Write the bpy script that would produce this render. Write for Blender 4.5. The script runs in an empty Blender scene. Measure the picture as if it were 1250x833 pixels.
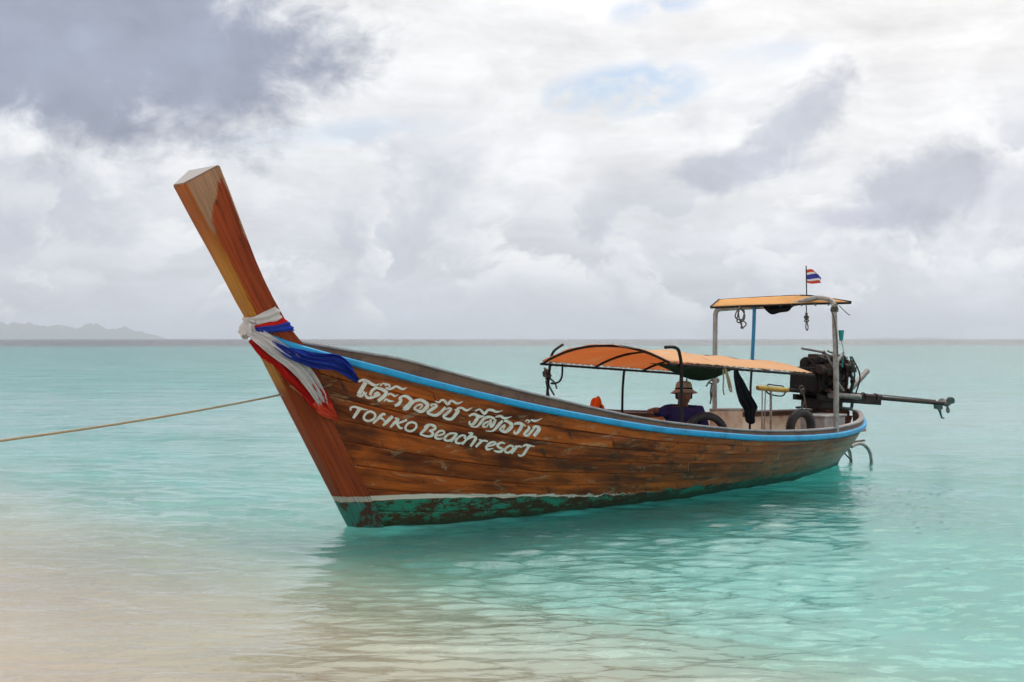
import bpy, bmesh, math, random
import numpy as np
from mathutils import Vector, Matrix

scene = bpy.context.scene
random.seed(7); RNG = np.random.default_rng(7)
R = math.radians

# ------------------------------------------------------------------ camera
EYE = 1.6
cam_data = bpy.data.cameras.new("camera")
cam_data.lens = 45.0; cam_data.sensor_width = 36.0
cam_data.clip_start = 0.1; cam_data.clip_end = 60000
cam = bpy.data.objects.new("camera", cam_data)
scene.collection.objects.link(cam)
cam.location = (0, 0, EYE)
cam.rotation_euler = (R(90 - 0.092), 0, 0)
scene.camera = cam

# ------------------------------------------------------------------ node helpers
class NG:
    """small helper to write shader maths"""
    def __init__(self, tree): self.t = tree; self.n = tree.nodes; self.l = tree.links
    def new(self, kind, **kw):
        n = self.n.new(kind)
        for k, v in kw.items(): setattr(n, k, v)
        return n
    def put(self, sock, v):
        if isinstance(v, bpy.types.NodeSocket): self.l.new(v, sock)
        elif v is not None: sock.default_value = v
    def m(self, op, a, b=None, c=None, clamp=False):
        n = self.new('ShaderNodeMath', operation=op, use_clamp=clamp)
        self.put(n.inputs[0], a); self.put(n.inputs[1], b)
        if c is not None: self.put(n.inputs[2], c)
        return n.outputs[0]
    def add(self, a, b): return self.m('ADD', a, b)
    def sub(self, a, b): return self.m('SUBTRACT', a, b)
    def mul(self, a, b): return self.m('MULTIPLY', a, b)
    def step(self, v, lo, hi, a=0.0, b=1.0):
        n = self.new('ShaderNodeMapRange', interpolation_type='SMOOTHSTEP')
        self.put(n.inputs[0], v); self.put(n.inputs[1], lo); self.put(n.inputs[2], hi); self.put(n.inputs[3], a); self.put(n.inputs[4], b)
        return n.outputs[0]
    def vec(self, x, y, z):
        n = self.new('ShaderNodeCombineXYZ')
        for i, v in enumerate((x, y, z)): self.put(n.inputs[i], v)
        return n.outputs[0]
    def sep(self, v):
        n = self.new('ShaderNodeSeparateXYZ'); self.put(n.inputs[0], v); return n.outputs
    def vmul(self, v, s):
        n = self.new('ShaderNodeVectorMath', operation='MULTIPLY'); self.put(n.inputs[0], v); self.put(n.inputs[1], s); return n.outputs[0]
    def vadd(self, v, s):
        n = self.new('ShaderNodeVectorMath', operation='ADD'); self.put(n.inputs[0], v); self.put(n.inputs[1], s); return n.outputs[0]
    def noise(self, v, scale, detail=4, rough=.55, dist=0.0, col=False):
        n = self.new('ShaderNodeTexNoise'); self.put(n.inputs['Vector'], v)
        n.inputs['Scale'].default_value = scale; n.inputs['Detail'].default_value = detail
        n.inputs['Roughness'].default_value = rough; n.inputs['Distortion'].default_value = dist
        return n.outputs['Color' if col else 'Fac']
    def mix(self, f, a, b):
        n = self.new('ShaderNodeMix', data_type='RGBA'); self.put(n.inputs[0], f)
        self.put(n.inputs[6], a if isinstance(a, bpy.types.NodeSocket) else (*a, 1)); self.put(n.inputs[7], b if isinstance(b, bpy.types.NodeSocket) else (*b, 1))
        return n.outputs[2]
    def attr(self, name):
        n = self.new('ShaderNodeAttribute'); n.attribute_name = name; return n.outputs['Vector']

# ------------------------------------------------------------------ sky
SUN_AZ, SUN_EL = R(32), R(60)
world = bpy.data.worlds.new("World"); scene.world = world; world.use_nodes = True
wt = world.node_tree; wt.nodes.clear(); w = NG(wt)
FPX = 1562.5
def sky_at(px, py):
    x, y, z = (px - 625) / FPX, 1.0, (414 - py) / FPX
    return math.atan2(x, y), math.atan2(z, math.hypot(x, y))
D = w.new('ShaderNodeTexCoord').outputs['Generated']
dx, dy, dz = w.sep(D)
az = w.m('ARCTAN2', dx, dy); el = w.m('ARCSINE', dz)
ael = w.m('ABSOLUTE', el)
# clouds flatten towards the horizon
P = w.vec(dx, dy, w.mul(dz, 1.45))
warp = w.noise(P, 5.0, 4, .55, col=True)
Pw = w.vadd(P, w.vmul(w.vadd(warp, (-.5,)*3), (.10, .10, .10)))
big = w.noise(Pw, 3.4, 6, .55)
med = w.noise(Pw, 7.5, 7, .56)
rag = w.noise(Pw, 22.0, 7, .60)
Ps = w.vec(dx, dy, w.mul(dz, 4.2))
streak = w.noise(w.vadd(Ps, w.vmul(w.vadd(warp, (-.5,)*3), (.25, .25, .12))), 6.5, 8, .60)
def blob(px, py, rx, ry, rot=0, soft=.35, ragged=1.0):
    a0, e0 = sky_at(px, py); rx /= FPX; ry /= FPX; c, s = math.cos(rot), math.sin(rot)
    da = w.sub(az, a0); de = w.sub(el, e0)
    p = w.m('MULTIPLY_ADD', da, c/rx, w.mul(de, s/rx)); q = w.m('MULTIPLY_ADD', da, -s/ry, w.mul(de, c/ry))
    d = w.m('SQRT', w.add(w.mul(p, p), w.mul(q, q)))
    d = w.add(d, w.mul(w.sub(med, .5), 2.6 * ragged)); d = w.add(d, w.mul(w.sub(rag, .5), 2.0 * ragged))
    return w.step(d, 1 + soft, 1 - soft)
def scaled(c, f):
    n = w.new('ShaderNodeVectorMath', operation='SCALE'); w.put(n.inputs[0], c); w.put(n.inputs[3], f); return n.outputs[0]
# pale overcast veil, greyer at the horizon, brighter towards the hidden sun
veil = w.mix(w.step(ael, -.05, .17), (.51, .54, .615), (.80, .815, .84))
sd = (math.sin(SUN_AZ)*math.cos(SUN_EL), math.cos(SUN_AZ)*math.cos(SUN_EL), math.sin(SUN_EL))
dot = w.new('ShaderNodeVectorMath', operation='DOT_PRODUCT'); w.put(dot.inputs[0], D); dot.inputs[1].default_value = sd
glow = w.step(dot.outputs['Value'], .40, 1.0)
veil = w.mix(w.mul(glow, .80), veil, (1.06, 1.01, .965))
aure = w.step(dot.outputs['Value'], .66, .97)
veil = w.mix(aure, veil, (2.0, 1.93, 1.83))
cloud = scaled(veil, w.m('ADD', 1.0, w.add(w.mul(w.sub(big, .5), .42), w.add(w.mul(w.sub(streak, .5), .72), w.mul(w.sub(rag, .5), .30)))))
# heaps of cumulus low over the sea: bright ragged edges, grey hearts
def cumulus(cloud, off, scale, base, lo, hi, bright, grey, amount):
    def dens(o):
        v = w.noise(w.vadd(Pw, o), scale, 10, .575)
        return v
    v = dens(off); up = dens((off[0] + .006, off[1], off[2] + .016)); up2 = dens((off[0] + .018, off[1], off[2] + .045))
    band = w.mul(w.step(ael, lo, lo + .05), w.step(ael, hi, hi - .08))
    edge = w.step(w.add(v, w.mul(w.sub(rag, .5), .10)), base, base + .05)
    heart = w.step(w.add(w.mul(up, .55), w.mul(up2, .45)), base - .05, base + .12)
    c = w.mix(heart, bright, grey)
    return w.mix(w.mul(w.mul(edge, band), amount), cloud, c)
cloud = cumulus(cloud, (3.1, .4, .2), 6.0, .485, .015, .20, (.94, .94, .945), (.54, .565, .64), .85)
cloud = cumulus(cloud, (.3, 1.7, 4.4), 9.5, .515, -.02, .15, (.88, .885, .90), (.525, .55, .63), .80)
tex_d = w.m('MULTIPLY_ADD', w.sub(med, .5), 1.0, w.m('MULTIPLY_ADD', w.sub(rag, .5), .35, 1.0))
def tone(c): return scaled(tuple(c), tex_d)
b = w.m('MAXIMUM', blob(75, 38, 315, 108, -.02, .36, .70), blob(245, 75, 110, 75, .0, .5, .7))
cloud = w.mix(w.mul(b, .90), cloud, tone((.285, .325, .435)))
for args, k, c in (((965, 155, 84, 32, .80, .40, .95), .78, (.50, .525, .61)), ((915, 205, 78, 25, .08, .40, .9), .78, (.49, .515, .605)),
                   ((1125, 238, 74, 38, .30, .45, 1.0), .72, (.49, .515, .61)), ((1050, 266, 72, 15, .05, .5, .9), .66, (.52, .53, .63)), ((1225, 240, 50, 40, .1, .5, .7), .50, (.54, .55, .64))):
    cloud = w.mix(w.mul(blob(*args), k), cloud, tone(c))
# rents in the cloud where blue shows
hole = w.m('MAXIMUM', blob(755, 112, 92, 28, .08, .35, .6), blob(805, 10, 46, 13, .15, .6, .7))
hole = w.m('MAXIMUM', hole, w.mul(blob(440, 160, 120, 16, .1, .6, 1.0), .55))
hole = w.m('MAXIMUM', hole, w.mul(blob(950, 62, 60, 14, .1, .7, 1.2), .45))
hole = w.m('MAXIMUM', hole, w.mul(w.step(w.mul(big, w.step(ael, .25, .45)), .60, .72), .7))
hole = w.mul(hole, w.step(w.add(w.mul(streak, .45), w.mul(rag, .75)), .48, .70))
sky = w.new('ShaderNodeTexSky', sky_type='NISHITA'); sky.sun_disc = False
sky.sun_elevation = SUN_EL; sky.sun_rotation = SUN_AZ; sky.air_density = 1.0; sky.dust_density = 1.5
bg_sky = w.new('ShaderNodeBackground'); w.put(bg_sky.inputs[0], sky.outputs[0]); bg_sky.inputs[1].default_value = .12
bg_cl = w.new('ShaderNodeBackground'); w.put(bg_cl.inputs[0], cloud); bg_cl.inputs[1].default_value = 1.0
ms = w.new('ShaderNodeMixShader')
w.put(ms.inputs[0], w.m('SUBTRACT', 1.0, w.mul(hole, .8))); w.l.new(bg_sky.outputs[0], ms.inputs[1]); w.l.new(bg_cl.outputs[0], ms.inputs[2])
out = w.new('ShaderNodeOutputWorld'); w.l.new(ms.outputs[0], out.inputs[0])
world.cycles.sampling_method = 'MANUAL'; world.cycles.sample_map_resolution = 1024

# ------------------------------------------------------------------ sun behind thin cloud
sun_data = bpy.data.lights.new("sun", 'SUN'); sun_data.energy = 1.5; sun_data.angle = R(48); sun_data.color = (1, .96, .9)
sun = bpy.data.objects.new("sun", sun_data); scene.collection.objects.link(sun)
sun.rotation_euler = Vector(sd).to_track_quat('Z', 'Y').to_euler()

# ------------------------------------------------------------------ render look
vs = scene.view_settings
scene.display_settings.display_device = 'sRGB'
vs.view_transform = 'Standard'; vs.look = 'None'; vs.exposure = 0.1; vs.gamma = 1.0; vs.use_curve_mapping = False
scene.render.engine = 'CYCLES'
cy = scene.cycles
cy.max_bounces = 10; cy.transmission_bounces = 8; cy.transparent_max_bounces = 8; cy.diffuse_bounces = 3; cy.glossy_bounces = 4
cy.caustics_reflective = False; cy.caustics_refractive = True; cy.blur_glossy = .6
cy.use_denoising = True; cy.denoising_prefilter = 'ACCURATE'; cy.sample_clamp_indirect = 3.0

# ------------------------------------------------------------------ mesh helpers
COL = scene.collection
class MB:
    """collects shapes; build() links them as one mesh object"""
    def __init__(self): self.v = []; self.f = []; self.mi = []; self.att = []
    def add(self, verts, faces, mi=0, att=None):
        o = len(self.v)
        self.v += [tuple(float(c) for c in p) for p in verts]
        self.f += [tuple(o + i for i in f) for f in faces]; self.mi += [mi] * len(faces)
        if att is not None: self.att += list(att)
        return self
    def box(self, c, size, rot=None, mi=0, taper=1.0):
        hx, hy, hz = (s / 2 for s in size)
        vs_ = [Vector((x*(taper if z > 0 else 1), y*(taper if z > 0 else 1), z)) for z in (-hz, hz) for x, y in ((-hx,-hy),(hx,-hy),(hx,hy),(-hx,hy))]
        if rot is not None: vs_ = [rot @ p for p in vs_]
        c = Vector(c)
        return self.add([p + c for p in vs_], [(3,2,1,0),(4,5,6,7),(0,1,5,4),(1,2,6,5),(2,3,7,6),(3,0,4,7)], mi)
    def bar(self, a, b, wd, ht, up=(0,0,1), mi=0):
        a, b = Vector(a), Vector(b); x = (b - a); L = x.length; x.normalize()
        y = Vector(up).cross(x).normalized(); z = x.cross(y)
        return self.box((a + b) / 2, (L, wd, ht), Matrix((x, y, z)).transposed(), mi)
    def tube(self, pts, r, n=8, cap=True, mi=0, closed=False):
        pts = [Vector(p) for p in pts]; k = len(pts)
        rs = r if isinstance(r, (list, tuple)) else [r] * k
        prev = None; verts = []; faces = []
        for i, p in enumerate(pts):
            a = pts[(i-1) % k] if (closed or i > 0) else p; b_ = pts[(i+1) % k] if (closed or i < k-1) else p
            t = (b_ - a).normalized() if (b_ - a).length > 1e-9 else Vector((0,0,1))
            if prev is None:
                ref = Vector((0,0,1)) if abs(t.z) < .9 else Vector((1,0,0)); u_ = t.cross(ref).normalized()
            else:
                u_ = prev - t * prev.dot(t); u_ = u_.normalized() if u_.length > 1e-6 else t.orthogonal().normalized()
            prev = u_; v_ = t.cross(u_)
            for j in range(n):
                an = 2 * math.pi * j / n; verts.append(p + (u_ * math.cos(an) + v_ * math.sin(an)) * rs[i])
        for i in range(k if closed else k - 1):
            i2 = (i + 1) % k
            for j in range(n): faces.append((i*n+j, i*n+(j+1) % n, i2*n+(j+1) % n, i2*n+j))
        if cap and not closed: faces += [tuple(range(n))[::-1], tuple((k-1)*n + j for j in range(n))]
        return self.add(verts, faces, mi)
    def cyl(self, a, b, r, n=16, mi=0): return self.tube([a, b], r, n, True, mi)
    def torus(self, c, axis, R_, r, n=28, m=10, mi=0, flat=1.0):
        axis = Vector(axis).normalized(); u_ = axis.orthogonal().normalized(); v_ = axis.cross(u_); c = Vector(c)
        vv, ff = [], []
        for i in range(n):
            a = 2*math.pi*i/n; d = u_*math.cos(a) + v_*math.sin(a)
            for j in range(m):
                b_ = 2*math.pi*j/m; vv.append(c + d*(R_ + r*math.cos(b_)) + axis*(r*flat*math.sin(b_)))
        for i in range(n):
            for j in range(m): ff.append((i*m+j, ((i+1)%n)*m+j, ((i+1)%n)*m+(j+1)%m, i*m+(j+1)%m))
        return self.add(vv, ff, mi)
    def sphere(self, c, r, n=14, m=9, mi=0, rot=None):
        c = Vector(c); r = r if isinstance(r, (tuple, list)) else (r,)*3; vv = []
        for i in range(m + 1):
            th = math.pi * i / m
            for j in range(n):
                a = 2*math.pi*j/n; p = Vector((r[0]*math.sin(th)*math.cos(a), r[1]*math.sin(th)*math.sin(a), r[2]*math.cos(th)))
                vv.append(c + (rot @ p if rot is not None else p))
        return self.add(vv, [(i*n+j, (i+1)*n+j, (i+1)*n+(j+1)%n, i*n+(j+1)%n) for i in range(m) for j in range(n)], mi)
    def lathe(self, c, prof, n=20, rot=None, mi=0):
        c = Vector(c); vv = []
        for r_, z in prof:
            for j in range(n):
                a = 2*math.pi*j/n; p = Vector((r_*math.cos(a), r_*math.sin(a), z)); vv.append(c + (rot @ p if rot is not None else p))
        k = len(prof)
        return self.add(vv, [(i*n+j, i*n+(j+1)%n, (i+1)*n+(j+1)%n, (i+1)*n+j) for i in range(k-1) for j in range(n)], mi)
    def grid(self, rows, mi=0, att=None, flip=False):
        nr, nc = len(rows), len(rows[0]); ff = []
        for i in range(nr - 1):
            for j in range(nc - 1):
                q = (i*nc+j, i*nc+j+1, (i+1)*nc+j+1, (i+1)*nc+j); ff.append(q[::-1] if flip else q)
        return self.add([p for r_ in rows for p in r_], ff, mi, att)
    def build(self, name, mats, parent=None, smooth=True, bevel=0, solid=0, recalc=True, origin=None, sub=0):
        me = bpy.data.meshes.new(name)
        vv = self.v if origin is None else [(p[0]-origin[0], p[1]-origin[1], p[2]-origin[2]) for p in self.v]
        me.from_pydata(vv, [], self.f)
        mats = mats if isinstance(mats, (list, tuple)) else [mats]
        for m_ in mats: me.materials.append(m_)
        me.polygons.foreach_set('material_index', self.mi)
        if self.att and len(self.att) == len(vv):
            a = me.attributes.new('grain', 'FLOAT_VECTOR', 'POINT'); a.data.foreach_set('vector', np.array(self.att, np.float32).ravel())
        if recalc:
            bm = bmesh.new(); bm.from_mesh(me); bmesh.ops.recalc_face_normals(bm, faces=bm.faces); bm.to_mesh(me); bm.free()
        if smooth:
            me.polygons.foreach_set('use_smooth', [True] * len(me.polygons))
            if smooth != 'all':
                try: me.set_sharp_from_angle(angle=R(38))
                except Exception: pass
        me.update()
        o = bpy.data.objects.new(name, me); COL.objects.link(o)
        if parent is not None: o.parent = parent
        if bevel:
            b_ = o.modifiers.new('bevel', 'BEVEL'); b_.width = bevel; b_.segments = 2; b_.limit_method = 'ANGLE'; b_.angle_limit = R(40)
        if solid:
            s_ = o.modifiers.new('solid', 'SOLIDIFY'); s_.thickness = solid; s_.offset = 0
        if sub:
            s_ = o.modifiers.new('sub', 'SUBSURF'); s_.levels = sub; s_.render_levels = sub
        return o
def tag(o, label=None, cat=None, group=None, kind=None):
    if label: o['label'] = label
    if cat: o['category'] = cat
    if group: o['group'] = group
    if kind: o['kind'] = kind
    return o
def empty(name, loc=(0,0,0), rz=0.0):
    o = bpy.data.objects.new(name, None); COL.objects.link(o); o.location = loc; o.rotation_euler = (0, 0, rz); o.empty_display_size = .2
    return o
def catmull(p, n=6):
    p = np.array(p, float); q = np.vstack([2*p[0]-p[1], p, 2*p[-1]-p[-2]]); out_ = []
    for i in range(1, len(q) - 2):
        a, b_, c, d = q[i-1], q[i], q[i+1], q[i+2]
        for k in range(n):
            t = k / n; out_.append(.5*(2*b_ + (c-a)*t + (2*a-5*b_+4*c-d)*t*t + (-a+3*b_-3*c+d)*t**3))
    out_.append(q[-2]); return np.array(out_)

# ------------------------------------------------------------------ materials
def material(name):
    m = bpy.data.materials.new(name); m.use_nodes = True; m.node_tree.nodes.clear(); g = NG(m.node_tree)
    o = g.new('ShaderNodeOutputMaterial'); return m, g, o
def principled(g, o, base, rough=.5, spec=.5, metal=0.0, coat=0.0, bump=None, bump_d=.002, bump_s=1.0):
    p = g.new('ShaderNodeBsdfPrincipled')
    g.put(p.inputs['Base Color'], base if isinstance(base, bpy.types.NodeSocket) else (*base, 1))
    g.put(p.inputs['Roughness'], rough); p.inputs['Specular IOR Level'].default_value = spec; g.put(p.inputs['Metallic'], metal)
    p.inputs['Coat Weight'].default_value = coat; p.inputs['Coat Roughness'].default_value = .25
    if bump is not None:
        b_ = g.new('ShaderNodeBump'); b_.inputs['Distance'].default_value = bump_d; b_.inputs['Strength'].default_value = bump_s
        g.put(b_.inputs['Height'], bump); g.l.new(b_.outputs[0], p.inputs['Normal'])
    g.l.new(p.outputs[0], o.inputs[0]); return p
def worn(name, base, dark, rough=.6, scale=12, amount=.5, metal=0.0, spec=.4, bump_d=.002, light=None, coords='Object'):
    """a painted or bare surface with patchy wear"""
    m, g, o = material(name); c = g.new('ShaderNodeTexCoord').outputs[coords]
    n1 = g.noise(c, scale, 6, .6); n2 = g.noise(c, scale * 4.3, 5, .65)
    f = g.mul(g.step(g.m('MULTIPLY_ADD', n2, .4, n1), .62, .95), amount)
    col = g.mix(f, base, dark)
    if light is not None: col = g.mix(g.mul(g.step(n2, .58, .75), .5), col, light)
    principled(g, o, col, g.m('MULTIPLY_ADD', n2, .25, rough - .12), spec, metal, bump=n2, bump_d=bump_d); return m
# ---- hull form (boat axes: x aft from the forefoot, y to starboard, z up from the water) ----
def spline(xs, ys):
    xs = np.asarray(xs, float); ys = np.asarray(ys, float)
    h = np.diff(xs); d = np.diff(ys) / h
    m = np.zeros(len(xs)); m[0] = d[0]; m[-1] = d[-1]
    for i in range(1, len(xs) - 1):
        if d[i-1] * d[i] > 0:
            w1 = 2*h[i] + h[i-1]; w2 = h[i] + 2*h[i-1]
            m[i] = (w1 + w2) / (w1 / d[i-1] + w2 / d[i])
    def f(x):
        x = np.clip(np.asarray(x, float), xs[0], xs[-1])
        k = np.clip(np.searchsorted(xs, x) - 1, 0, len(xs) - 2)
        t = (x - xs[k]) / h[k]
        return (ys[k]*(1+2*t)*(1-t)**2 + m[k]*h[k]*t*(1-t)**2 + ys[k+1]*t*t*(3-2*t) + m[k+1]*h[k]*t*t*(t-1))
    return f

S_BOW, S_STERN = -.98, 8.02      # ends of the sheer line
W_STERN = 7.62                   # stern at the waterline
sheer_b = spline([-.98,-.55,0,.55,1.1,2.2,3.3,4.4,5.5,6.2,6.8,7.2,7.5,7.75,7.92,8.02],
                 [.055,.20,.42,.60,.73,.88,.96,.99,.96,.88,.75,.61,.46,.30,.16,.012])
water_b = spline([0,.1,.3,.6,1.0,1.5,2.0,2.7,3.6,4.7,5.86,6.75,7.3,7.62],
                 [.045,.12,.24,.36,.46,.54,.60,.65,.65,.595,.44,.27,.10,.012])
sheer_z = spline([-.98,-.78,-.43,0,.30,.79,1.38,2.07,2.84,3.86,4.64,5.6,6.3,6.9,7.5,8.02],
                 [1.648,1.567,1.46,1.34,1.255,1.137,1.020,.908,.804,.694,.625,.578,.562,.566,.585,.61])
def heel(s): return .06 * np.clip((np.asarray(s, float) - .5) / 2.5, 0, 1)
def sheer(s, side):
    """the gunwale line (middle of the blue rubbing strake); side -1 port, +1 starboard"""
    y = side * sheer_b(s)
    return np.array([s, y, sheer_z(s) + heel(s) * y])
def hull(u, g, side=-1, off=0.0):
    """u 0..1 bow to stern, g 0..1 waterline to sheer, g<0 down to the keel"""
    s1 = S_BOW + u * (S_STERN - S_BOW); s0 = u * W_STERN
    top = sheer(s1, side)
    wl = np.array([s0, side * water_b(s0), 0.0])
    if g >= 0:
        full = .62 * min(1.0, u / .25) * (1 - .5 * max(0.0, (u - .8) / .2))
        c = .5 * (top + wl)
        c[1] += full * .5 * (top[1] - wl[1]); c[2] -= full * .32 * (top[2] - wl[2])
        p = (1-g)**2 * wl + 2*g*(1-g) * c + g*g * top
    else:
        keel = np.array([s0 + .1 * max(0, 1 - u * 8), side * .012, -.30 * min(1.0, (.15 + u * 3)) * (1 - .75 * max(0.0, (u - .7) / .3))])
        t = -g
        c = np.array([s0, side * water_b(s0) * .92, keel[2] * .8])
        p = (1-t)**2 * wl + 2*t*(1-t) * c + t*t * keel
    if off:
        e = 1e-3
        a = hull(min(u + e, 1), g, side) - hull(max(u - e, 0), g, side)
        gg = min(max(g, -.999), .999)
        b = hull(u, gg + e, side) - hull(u, gg - e, side)
        n = np.cross(a, b) * (1 if side > 0 else -1)
        n = -n if n[1] * side < 0 else n
        p = p + n / (np.linalg.norm(n) + 1e-9) * off
    return p
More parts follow.
